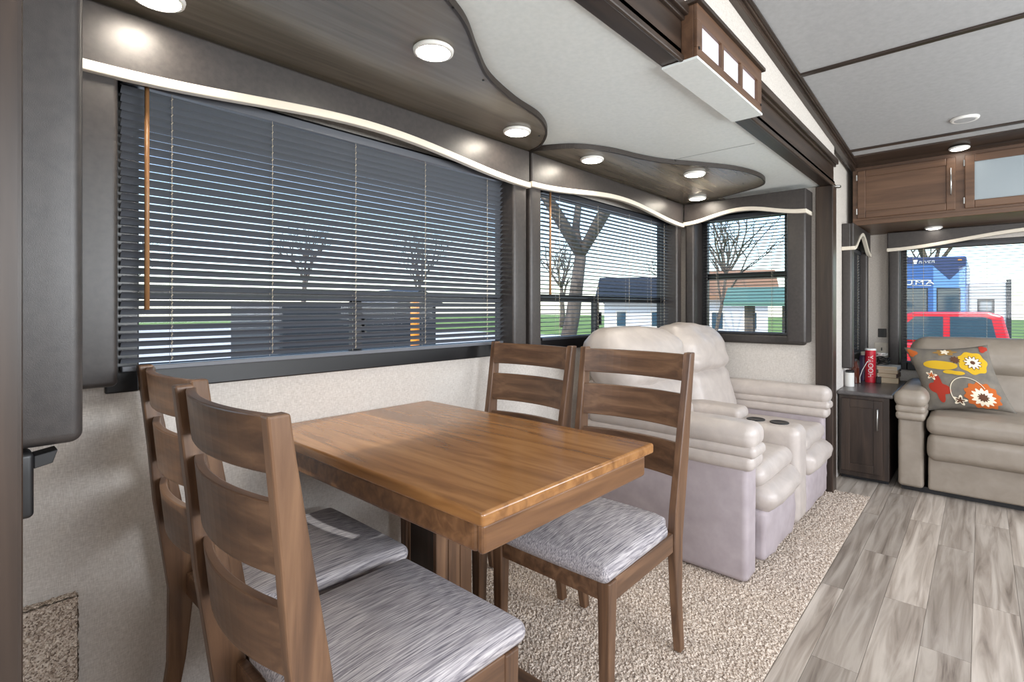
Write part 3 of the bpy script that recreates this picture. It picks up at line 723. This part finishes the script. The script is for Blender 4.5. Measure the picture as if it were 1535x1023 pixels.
# pillow frame: local x -> along sofa (-Y), y -> up and leaning back, z -> towards the aisle (-X)
pm = Matrix(((0, .25, -.97), (-1, 0, 0), (0, .97, .25))).to_4x4() @ Matrix.Rotation(math.radians(5), 4, 'Z') @ Matrix(((1, -.22, 0, 0), (0, 1, 0, 0), (0, 0, 1, 0), (0, 0, 0, 1)))
def pbuild(vs, fs, name, mat, parent, smooth=True):
    mb = MB(); o = ORG[parent.name]
    mb.add([(pm @ Vector(p)) + o for p in vs], fs); return mb.build(name, mat, parent, smooth=smooth)
body = pbuild(vs, fs, 'cover', 'pillow', t)
def flower(cu, cv, shape, name, mat, lift):
    """shape: list of (r, ang) outline in metres around centre given in uv; drapes on the front of the pillow"""
    vs = []; fs = []; rings = 5; m = len(shape)
    def P(x, y):
        u, v = x/(PS*.95), y/(PS*.92); u = max(-.97, min(.97, u)); v = max(-.97, min(.97, v))
        X, Y = pil_xy(u, v); return (X, Y, pil_h(u, v)+.005*noise.noise(Vector((u*2.5, v*2.5, 3)))*(1-u*u)*(1-v*v)+lift)
    cx, cy = cu*PS*.95, cv*PS*.92
    vs.append(P(cx, cy))
    for k in range(1, rings+1):
        for (dx, dy) in shape: vs.append(P(cx+dx*k/rings, cy+dy*k/rings))
    for j in range(m): fs.append((0, 1+j, 1+(j+1) % m))
    for k in range(rings-1):
        for j in range(m):
            a = 1+k*m+j; b = 1+k*m+(j+1) % m; fs.append((a, a+m, b+m, b))
    return pbuild(vs, fs, name, mat, t)
def petal(r, k, amp, n=48, ph=0, sx=1, sy=1):
    return [((r*(1+amp*math.cos(k*(2*PI*i/n)+ph)))*math.cos(2*PI*i/n)*sx, (r*(1+amp*math.cos(k*(2*PI*i/n)+ph)))*math.sin(2*PI*i/n)*sy) for i in range(n)]
flower(.50, .42, petal(.072, 7, .07), 'flower_print', 'pil_yel', .0020)
flower(.50, .42, petal(.040, 11, .16, 66), 'flower_print', 'pil_brn', .0032)
flower(.50, .42, petal(.034, 11, .26, 66), 'flower_print', 'pil_crm', .0044)
flower(.50, .42, petal(.012, 8, .1), 'flower_print', 'pil_brn', .0056)
flower(.42, -.58, petal(.082, 12, .08, 72), 'flower_print', 'pil_ora', .0020)
flower(.42, -.62, petal(.052, 13, .16, 78), 'flower_print', 'pil_crm', .0032)
flower(.42, -.62, petal(.024, 11, .2, 66), 'flower_print', 'pil_brn', .0044)
flower(-.28, .36, petal(.060, 2, .18, 48, .9, 1.25, .55), 'flower_print', 'pil_yel', .0020)
flower(-.02, .12, petal(.030, 2, .4, 48, .9, 1.3, .55), 'flower_print', 'pil_yel', .0026)
flower(-.58, .05, petal(.022, 5, .42, 60), 'flower_print', 'pil_crm', .0034)
flower(-.58, .05, petal(.013, 5, .42, 60), 'flower_print', 'pil_ora', .0046)
flower(-.50, -.35, petal(.058, 4, .30, 56, .5, .75, 1.2), 'flower_print', 'pil_red', .0022)
flower(-.12, -.72, petal(.026, 5, .42, 60), 'flower_print', 'pil_crm', .0034)
flower(-.12, -.72, petal(.016, 5, .42, 60), 'flower_print', 'pil_brn', .0046)
flower(-.05, .80, petal(.040, 6, .2, 60, 0, 1.3, .6), 'flower_print', 'pil_mus', .0020)
flower(-.05, .82, petal(.018, 5, .3, 60), 'flower_print', 'pil_crm', .0034)
flower(-.86, .80, petal(.026, 3, .2, 48), 'flower_print', 'pil_ora', .0024)
flower(.86, .86, petal(.022, 3, .2, 48), 'flower_print', 'pil_red', .0024)
flower(.12, .52, petal(.022, 9, .2, 54), 'flower_print', 'pil_brn', .0028)
sw = MB()
pts = []
for i in range(30):
    a = PI*1.15-i/29*PI*1.05; x = .03+.075*math.cos(a)*1.15; y = -.105+.10*math.sin(a)
    u, v = x/(PS*.95), y/(PS*.92); X, Y = pil_xy(u, v); pts.append((X, Y, pil_h(u, v)+.003))
q = MB().tube(pts, .0024, 5); pbuild(q.v, q.f, 'vine_print', 'pil_crm', t)
# ------------------------------------------------------------------ small cabinet with its clutter
t = thing('side_cabinet', (4.6, .58, 0), 'small dark wooden cabinet standing between loveseat and sofa', 'cabinet')
CX0, CY0, CY1 = 4.165, .425, .733
MB().box(CX0, 5.03, CY0+.02, CY1-.005, .03, .578).build('body', 'dark_z', t, bevel=.003)
MB().box(CX0+.05, 5.0, CY0+.03, CY1-.01, .0, .03).build('plinth', 'black', t)
MB().rbox(CX0-.025, 5.03, CY0-.004, CY1+.003, .578, .606, .012, 3).build('top', 'counter', t, smooth=False)
d_ = MB()
dx = CX0-.018; da, db, dz0, dz1 = CY0+.055, CY1-.02, .065, .555
d_.box(dx, CX0, da, da+.05, dz0, dz1); d_.box(dx, CX0, db-.05, db, dz0, dz1); d_.box(dx, CX0, da+.05, db-.05, dz0, dz0+.055); d_.box(dx, CX0, da+.05, db-.05, dz1-.055, dz1)
door = d_.build('door', 'dark_z', t, bevel=.003)
MB().box(dx+.008, CX0, da+.045, db-.045, dz0+.05, dz1-.05).build('door_panel', 'dark_z', door)
MB().tube([(dx, da+.025, .50), (dx-.022, da+.025, .50), (dx-.022, da+.025, .365), (dx, da+.025, .365)], .0045, 8).build('handle', 'chrome', door, smooth=True, label='slim metal bar handle')
ZB = .606
def bottle(name, x, y, prof, mat, label, cat, extra=None):
    t = thing(name, (x, y, ZB), label, cat)
    MB().lathe(prof, (x, y, ZB), 24).build('body', mat, t, smooth=False, bevel=.0); return t
b = bottle('snack_canister', 4.75, .625, [(0, 0), (.034, 0), (.035, .004), (.035, .240), (.033, .243), (0, .243)], 'redcan', 'tall red canister with white lettering on the small cabinet', 'canister')
MB().lathe([(0, .243), (.0365, .243), (.0365, .254), (.034, .257), (0, .257)], (4.75, .625, ZB), 24).build('lid', 'white', b, smooth=False)
# lettering runs up the side that faces the aisle
tm = Matrix.Translation((-.0362, 0, .122)) @ Matrix.Rotation(math.radians(8), 4, 'Z') @ Matrix(((0, 0, -1, 0), (0, 1, 0, 0), (1, 0, 0, 0), (0, 0, 0, 1)))
lt = text_mesh('HOOAY', .046, 'lettering', 'white', b, Matrix.Identity(4), .0004)
for v in lt.data.vertices:          # bend the print round the can
    a = PI+v.co.y/.0352 + .12 ; r_ = .0353+v.co.z
    v.co = (r_*math.cos(a), r_*math.sin(a), .122+v.co.x)
b = bottle('purple_can', 4.82, .678, [(0, 0), (.027, 0), (.028, .004), (.028, .18), (.022, .198), (0, .198)], 'purple', 'purple spray can behind the red canister', 'can')
MB().lathe([(0, .198), (.019, .198), (.019, .222), (.013, .226), (0, .226)], (4.82, .678, ZB), 20).build('cap', 'cream', b)
b = bottle('brown_bottle', 4.62, .703, [(0, 0), (.024, 0), (.026, .004), (.026, .115), (.012, .15), (.012, .165), (0, .165)], 'brownbottle', 'brown glass bottle beside the purple can', 'bottle')
MB().lathe([(0, .165), (.0145, .165), (.0145, .182), (0, .182)], (4.62, .703, ZB), 16).build('cap', 'black', b)
b = bottle('candle_jar', 4.40, .702, [(0, 0), (.026, 0), (.027, .004), (.027, .10), (0, .10)], plain('jar_wax', lin(214, 212, 206), .3), 'pale glass candle jar with dark lid at the cabinet corner', 'jar')
MB().lathe([(0, .10), (.028, .10), (.029, .113), (.02, .118), (0, .118)], (4.40, .702, ZB), 20).build('lid', 'black', b, smooth=False)
# books
zz = ZB
for i, (w, d, h, cov, lab, rot) in enumerate(((.125, .17, .040, 'cover1', 'tan paperback at the bottom of the book stack', .05), (.12, .165, .032, 'cover3', 'brown paperback second from the bottom of the book stack', -.06),
                                    (.118, .165, .028, 'cover1', 'tan paperback second from the top of the book stack', .03), (.125, .17, .026, 'cover2', 'white-covered paperback on top of the book stack', -.03))):
    bk = thing('book', (4.86, .525, zz), lab, 'book', 'paperbacks on the small cabinet')
    MB().box(4.86-d/2, 4.86+d/2, .525-w/2, .525+w/2-.003, zz+.002, zz+h-.002).build('pages', 'paper', bk)
    cm_ = MB(); cm_.box(4.86-d/2-.002, 4.86+d/2+.002, .525-w/2-.003, .525+w/2, zz, zz+.002); cm_.box(4.86-d/2-.002, 4.86+d/2+.002, .525-w/2-.003, .525+w/2, zz+h-.002, zz+h); cm_.box(4.86-d/2-.002, 4.86+d/2+.002, .525-w/2-.003, .525-w/2-.0005, zz+.002, zz+h-.002)
    cm_.build('cover', cov, bk); bk.rotation_euler = (0, 0, rot); zz += h
# coiled cable on the books
cb_pts = []
for i in range(110):
    a = i*.32; cb_pts.append((4.83+.042*math.cos(a)+.008*math.sin(i*.7), .555+.036*math.sin(a)+.006*math.cos(i*1.1), zz+.005+.0005*i+.004*(1+math.sin(i*.9))))
tag(MB().tube(cb_pts, .003, 6).build('coiled_cable', 'black', smooth=True, org=(4.83, .555, zz)), 'black coiled charging cable on top of the book stack', 'cable')
cb_pts = []
for i in range(70):
    a = i*.31+1; cb_pts.append((4.815+.048*math.cos(a), .56+.034*math.sin(a), zz+.086+.008*math.sin(i*.5)))
cb_pts += [(4.78, .60, zz+.07), (4.70, .64, zz+.03), (4.66, .665, .70), (4.63, .675, .65), (4.615, .672, .612)]
tag(MB().tube(cb_pts, .0026, 6).build('white_cable', 'white', smooth=True, org=(4.83, .555, zz)), 'white charging cable looping from the books down to the cabinet top', 'cable')
t = thing('power_adapter', (4.70, .58, ZB), 'small black adapter leaning on the red canister', 'adapter')
MB().rbox(4.705, 4.74, .555, .585, ZB, ZB+.05, .005, 2).build('body', 'black', t); MB().box(4.715, 4.72, .567, .573, ZB+.05, ZB+.064).box(4.728, 4.733, .567, .573, ZB+.05, ZB+.064).build('prong', 'chrome', t)
# outlets on the rear wall
t = thing('wall_outlet', (XR, .60, .95), 'dark wall outlet on the rear wall above the books', 'outlet')
MB().rbox(XR-.008, XR, .575, .632, .93, 1.00, .003, 2).build('plate', 'outlet', t)
MB().box(XR-.010, XR-.007, .588, .618, .94, .99).build('socket', 'black', t)
t = thing('switch_plate', (XR, .60, .80), 'ivory switch plate on the rear wall behind the books', 'switch')
MB().rbox(XR-.008, XR, .555, .655, .775, .885, .003, 2).build('plate', 'cream', t)
MB().box(XR-.014, XR-.007, .603, .610, .82, .845).build('toggle', 'black', t)
# ------------------------------------------------------------------ overhead cabinet
t = thing('overhead_cabinet', (4.85, -.3, 1.79), 'walnut overhead cabinet above the rear window', 'cabinet')
OX = 4.50; OY0, OY1 = -1.5, .70; OZ0, OZ1 = 1.775, 2.20
MB().box(OX, XR, OY0, OY1, OZ0, OZ1).build('body', 'cab_y', t, bevel=.003)
def cdoor(y0, y1, glass, hy, hand):
    z0, z1 = OZ0+.045, OZ1-.035; x0 = OX-.020; w = .048; d = MB()
    d.box(x0, OX, y0, y0+w, z0, z1); d.box(x0, OX, y1-w, y1, z0, z1); d.box(x0, OX, y0+w, y1-w, z0, z0+w); d.box(x0, OX, y0+w, y1-w, z1-w, z1)
    o = d.build('door', 'cab_y', t, bevel=.004)
    MB().box(x0+.010, OX, y0+w-.004, y1-w+.004, z0+w-.004, z1-w+.004).build('door_panel', 'frost' if glass else 'cab_y', o, label='frosted glass door panel' if glass else None)
    MB().tube([(x0, hy, 2.09), (x0-.022, hy, 2.09), (x0-.022, hy, 1.92), (x0, hy, 1.92)], .0045, 8).build('handle', 'chrome', o, smooth=True, label='slim metal bar handle')
    for hz in (z0+.05, z1-.05): MB().lathe([(0, -.02), (.005, -.02), (.005, .02), (0, .02)], (x0-.003, hand, hz), 8).build('hinge', 'chrome', o)
cdoor(.125, .668, False, .148, .672); cdoor(-.52, .080, True, -.49, .084); cdoor(-1.2, -.56, False, -1.17, -.556)
cr = MB()
poly = [(OX, 2.19), (OX-.03, 2.19), (OX-.06, 2.205), (OX-.15, 2.212), (OX-.23, 2.218), (OX-.23, 2.245), (OX, 2.235)]
cr.prism(poly, lambda x, z: (x, OY0, z), lambda x, z: (x, OY1-.03, z))
cr.build('crown', 'dark_y', t, bevel=.004)
MB().box(OX-.012, OX+.03, OY0, OY1, OZ0-.004, OZ0+.028).build('light_rail', 'cab_y', t, bevel=.003)
puck(4.40, .105, 2.2045, 'lit round puck light under the crown above the cabinet doors', .05, lens='aislelamp')
puck(4.98, .265, OZ0, 'lit round puck light under the overhead cabinet', .05, lens='aislelamp')
# round ceiling vent
xv = 3.92; zv = zc(xv)
t = thing('ceiling_speaker', (xv, .07, zv), 'flat round white speaker on the main ceiling', 'speaker')
sp_ = MB().lathe([(0, -.010), (.05, -.010), (.058, -.012), (.064, -.006), (.066, .002), (0, .002)], (xv, .07, zv), 28).build('rim', 'white', t, smooth=True)
MB().lathe([(0, -.012), (.046, -.012), (.048, -.009), (0, -.009)], (xv, .07, zv), 28).build('grille', 'ceil_main', t)
# fill lamps added out of view on the main ceiling (behind and beside the camera)
for (x, y, l) in ((1.0, -.75, 'over the aisle across from the dining table'), (2.6, -.75, 'over the aisle across from the loveseat'), (-.6, -.5, 'over the entry end of the aisle'), (3.5, -.9, 'over the aisle in front of the sofa')):
    puck(x, y, zc(x), 'unseen fill puck light added '+l, .06, lens='aislelamp')
# ------------------------------------------------------------------ outside
GZ = -.80
struct(MB().box(-60, 120, -60, 120, GZ-.2, GZ).build('ground', 'grass'), 'green lawn outside the windows')
struct(MB().box(-40, 30, 3.2, 70, GZ, GZ+.02).build('gravel_lot', 'gravel'), 'pale gravel lot outside the dinette windows')
def truck(x, y):
    t = thing('pickup_truck', (x, y, GZ), 'red crew-cab pickup truck parked outside the rear window', 'truck')
    X0, X1 = x-.9, x+.9; g = GZ
    # side profile in (y,z): front towards +Y
    body = [(-3.0, .45), (-3.0, 1.05), (-2.9, 1.10), (2.55, 1.08), (2.75, .95), (2.8, .45)]
    cab = [(-.95, 1.08), (-.80, 1.78), (-.55, 1.87), (.85, 1.87), (1.1, 1.80), (1.75, 1.12)]
    MB().prism([(a+y, b+g) for a, b in body], lambda a, b: (X0, a, b), lambda a, b: (X1, a, b)).build('body', 'red', t, bevel=.05)
    MB().prism([(a+y, b+g) for a, b in cab], lambda a, b: (X0+.06, a, b), lambda a, b: (X1-.06, a, b)).build('cab', 'red', t, bevel=.05)
    for w in ([(-.70, 1.16), (-.60, 1.70), (-.45, 1.76), (.15, 1.76), (.15, 1.16)], [(.28, 1.16), (.28, 1.76), (.82, 1.76), (1.42, 1.16)]):
        for xx in (X0+.045, X1-.075):
            MB().prism([(a+y, b+g) for a, b in w], lambda a, b: (xx, a, b), lambda a, b: (xx+.03, a, b)).build('side_window', 'carglass', t)
    for yy in (-2.0, 1.75):
        for xx in (X0+.02, X1-.27): MB().lathe([(0, 0), (.36, 0), (.38, .04), (.38, .21), (.36, .25), (0, .25)], (xx, y+yy, g+.38), 24, 'x').build('wheel', 'rubber', t)
truck(17.5, .42)
def rv(x, y0, y1, h, label, blue=True, depth=8):
    t = thing('travel_trailer', (x+depth/2, (y0+y1)/2, GZ), label, 'trailer')
    b0 = GZ+.55
    MB().box(x, x+depth, y0, y1, b0, GZ+h).build('body', 'rvblue' if blue else 'rvwhite', t, bevel=.08)
    for xx in (x+depth*.45, x+depth*.6):
        for yy in (y0, y1-.22): MB().lathe([(0, 0), (.36, 0), (.36, .22), (0, .22)], (xx, yy, GZ+.36), 20, 'y').build('wheel', 'rubber', t)
    MB().box(x+depth*.3, x+depth*.7, y0+.2, y1-.2, GZ+.3, b0+.02).build('chassis', 'black', t)
    return t
RX = 24.0
p0 = on_x(1449, 383, RX); ytop = p0.z-GZ
t = rv(RX, p0.y, p0.y+2.5, ytop, 'blue and navy travel trailer behind the red pickup truck')
def rvp(pts, nm, mat, off=.02):
    q = [on_x(u, v, RX) for u, v in pts]
    return MB().prism([(p.y, p.z) for p in q], lambda a, b: (RX-off, a, b), lambda a, b: (RX, a, b)).build(nm, mat, t)
rvp([(1350, 386), (1448, 386), (1448, 396), (1350, 396)], 'navy_band', 'rvnavy')
rvp([(1398, 397), (1448, 397), (1424, 419)], 'navy_chevron', 'rvnavy', .025)
rvp([(1399, 399), (1423, 420), (1447, 399), (1447, 470), (1399, 470)], 'light_panel', 'rvlight', .015)
for (ua, ub) in ((1356, 1391), (1404, 1440)):
    w_ = rvp([(ua, 432), (ub, 432), (ub, 500), (ua, 500)], 'window', 'black', .03)
    q = [on_x(u, v, RX) for u, v in ((ua+2, 434), (ub-2, 498))]
    MB().box(RX-.04, RX-.03, q[0].y, q[1].y, q[0].z, q[1].z).build('pane', 'carglass', w_)
def face_text(body, u, v, hpx, nm, space=1, shear=0, sx=1):
    p = on_x(u, v, RX)-ORG[t.name]
    m = Matrix.Translation((p.x-.03, p.y, p.z)) @ Matrix(((0, 0, -1, 0), (-1, 0, 0, 0), (0, 1, 0, 0), (0, 0, 0, 1))) @ Matrix.Diagonal((sx, 1, 1, 1))
    return text_mesh(body, hpx*RX/1019/.70, nm, 'white', t, m, .004, shear, space)
face_text('UMA', 1378, 424.3, 6.0, 'lettering', 1.25, 0, 1.75); face_text('RIVER', 1389, 393.2, 3.6, 'lettering', 1.05, .15, 1.45)
rvp([(1360, 420.0), (1396, 420.0), (1396, 420.8), (1360, 420.8)], 'stripe', 'white'); rvp([(1360, 427.6), (1396, 427.6), (1396, 428.6), (1360, 428.6)], 'stripe', 'white')
rvp([(1369, 390), (1376, 389), (1374, 396), (1370, 396)], 'emblem', 'white', .03)
rvp([(1436, 389), (1442, 389), (1442, 391), (1436, 391)], 'marker_light', 'orange', .05)
p1 = on_x(1515, 423, 27); p2 = on_x(1452, 423, 27)
t = rv(27, p1.y, p2.y, p1.z-GZ, 'plain white travel trailer beyond the red pickup truck', False, 7)
q0, q1 = on_x(1465, 449, 27), on_x(1491, 470, 27)
w_ = MB().box(26.97, 27, q0.y, q1.y, q0.z, q1.z).build('window', 'black', t); MB().box(26.95, 26.97, q0.y-.08, q1.y+.08, q0.z-.08, q1.z+.08).build('pane', 'carglass', w_)
MB().box(26.9, 27.0, p1.y-.02, p1.y+.12, GZ+.6, p1.z+.1).build('corner_trim', 'darkgrey', t)
# bare trees
def tree_mesh(seed, trunk=.22, h=7, lean=(0, 0)):
    rd = random.Random(seed); mb = MB()
    def grow(p, d, L, r, lvl):
        pts = [p]; q = p.copy(); dd = d.copy(); m = 3
        for i in range(m):
            dd = (dd+Vector((rd.uniform(-.18, .18), rd.uniform(-.18, .18), rd.uniform(-.05, .12)))).normalized(); q = q+dd*L/m; pts.append(q.copy())
        mb.tube(pts, [r*(1-.45*i/m) for i in range(m+1)], 5 if lvl > 0 else 8)
        if lvl < 4:
            for k in range(rd.choice((3, 4)) if lvl else 5):
                a = rd.uniform(0, 2*PI); s = rd.uniform(.45, .95); base = pts[rd.choice((2, 3))] if lvl else pts[rd.choice((2, 3, 3))]
                nd = (dd+Vector((math.cos(a)*s, math.sin(a)*s, rd.uniform(-.1, .35)))).normalized()
                grow(base, nd, L*rd.uniform(.55, .72), r*.50, lvl+1)
    grow(Vector((0, 0, 0)), Vector((lean[0], lean[1], 1)).normalized(), h*.36, trunk, 0); return mb
def tree(x, y, seed, label, trunk=.22, h=7, lean=(0, 0), src=None):
    if src: o = src.copy(); C.objects.link(o); o.location = (x, y, GZ); o.rotation_euler = (0, 0, seed*1.7); o.scale = (1, 1, .9+.05*(seed % 5))
    else:
        mb = tree_mesh(seed, trunk, h, lean); o = mb.build('bare_tree', 'bark', org=(0, 0, 0), smooth=True); o.location = (x, y, GZ)
    return tag(o, label, 'tree', 'bare trees outside')
d = ray(822, 470); d = d/d.xy.length
tr1 = tree(d.x*8.5, d.y*8.5, 11, 'bare leaning tree close outside the window behind the loveseat', .17, 8, (.20, -.20))
d = ray(1068, 440); d = d/d.xy.length
tree(d.x*20, d.y*20, 4, 'thin bare tree outside the end wall window', .08, 9)
trb = tree(44, 2.5, 21, 'bare tree standing in the far row behind the trailers', .3, 12)
sp = [(46, -8), (55, 9), (47, 17), (55, 26), (43, 32), (48, 43), (34, 44), (24, 50), (10, 52)]
for i, (x, y) in enumerate(sp): tree(x, y, i+2, 'bare tree standing in the far row behind the trailers', src=trb)
def house(u0, u1, dist, ztop, roof, label, vroof=None):
    """low building facing the window, centred on the view line"""
    um = (u0+u1)/2; d = ray(um, 462); d = d/d.xy.length; c = Vector((d.x*dist, d.y*dist, GZ)); ang = math.atan2(d.y, d.x)
    fw = dist*math.cos(math.atan((um-767.5)/FPX)); w = (u1-u0)/FPX*fw*math.cos(math.atan((um-767.5)/FPX))
    t = thing('cottage', c, label, 'building'); t.rotation_euler = (0, 0, ang)
    def L(mb, nm, m, p=None, bev=0):
        mb.v = [tuple(Vector(v)+c) for v in mb.v]; return mb.build(nm, m, p or t, bevel=bev)
    hh = ztop-GZ
    L(MB().box(0, 5, -w/2, w/2, 0, hh), 'wall', 'rvwhite')
    rf = MB().prism([(-.5, hh-.05), (2.5, hh+1.1), (5.5, hh-.05), (5.5, hh+.1), (2.5, hh+1.25), (-.5, hh+.1)], lambda a, b: (a, -w/2-.4, b), lambda a, b: (a, w/2+.4, b)); L(rf, 'roof', roof)
    for k in range(2):
        yy = -w/2+w*(k+.5)/2; wn = L(MB().box(-.03, 0, yy-.26, yy+.26, 1.1, 1.85), 'window', 'cream'); L(MB().box(-.05, -.03, yy-.2, yy+.2, 1.16, 1.79), 'pane', 'carglass', wn)
    return t
house(905, 1010, 24, 1.45, 'darkgrey', 'white cottage with dark roof outside the window behind the loveseat')
house(1050, 1150, 22, 1.55, 'brownroof', 'white cottage with brown roof outside the end wall window')
# pavilion with green roof
d = ray(1152, 470); d = d/d.xy.length; c = Vector((d.x*14, d.y*14, GZ))
t = thing('picnic_shelter', c, 'green-roofed picnic shelter on wooden posts outside the end wall window', 'shelter'); t.rotation_euler = (0, 0, math.atan2(d.y, d.x))
def LL(mb, nm, m): mb.v = [tuple(Vector(v)+c) for v in mb.v]; return mb.build(nm, m, t)
LL(MB().prism([(-.9, 2.02), (.6, 2.42), (2.1, 2.02), (2.1, 2.10), (.6, 2.50), (-.9, 2.10)], lambda a, b: (a, -.95, b), lambda a, b: (a, .95, b)), 'roof', 'greenroof')
for (a, b) in ((-.5, -.42), (-.5, .42), (1.7, -.42), (1.7, .42)): LL(MB().box(a-.09, a+.09, b-.09, b+.09, 0, 2.1), 'post', 'bark')
# things on the lot seen low through the wide window
def lot(u, dist): d = ray(u, 462); d = d/d.xy.length; return d.x*dist, d.y*dist
x, y = lot(470, 9)
t = thing('utility_trailer', (x, y, GZ), 'dark box trailer on the gravel lot outside the wide window', 'trailer'); 
MB().box(x-.95, x+.95, y-.9, y+.9, GZ+.45, GZ+2.05).build('body', 'darkgrey', t, bevel=.05)
for s in (-.6, .6): MB().lathe([(0, 0), (.33, 0), (.33, .2), (0, .2)], (x+s, y-.95, GZ+.34), 20, 'y').build('wheel', 'rubber', t)
MB().box(x-.9, x+.9, y-.92, y-.9, GZ+1.2, GZ+1.3).build('stripe', 'rvwhite', t)
x, y = lot(600, 11)
t = thing('dark_pickup_topper', (x, y, GZ), 'dark storage shed on the gravel lot outside the wide window', 'shed')
t.name = 'storage_shed'; ORG[t.name] = Vector((x, y, GZ))
MB().box(x-.55, x+.45, y-.6, y+.6, GZ, GZ+2.0).build('wall', 'darkgrey', t)
MB().prism([(-.75, 2.0), (0, 2.35), (.65, 2.0)], lambda a, b: (x+a, y-.75, GZ+b), lambda a, b: (x+a, y+.75, GZ+b)).build('roof', 'black', t)
x, y = lot(622, 6.5)
tag(MB().lathe([(0, 0), (.10, 0), (.10, .02), (.055, .03), (.055, 2.1), (.04, 2.14), (0, 2.15)], (x, y, GZ), 16).build('bollard', 'orange', org=(x, y, GZ), smooth=False), 'orange bollard post outside the wide window', 'post')
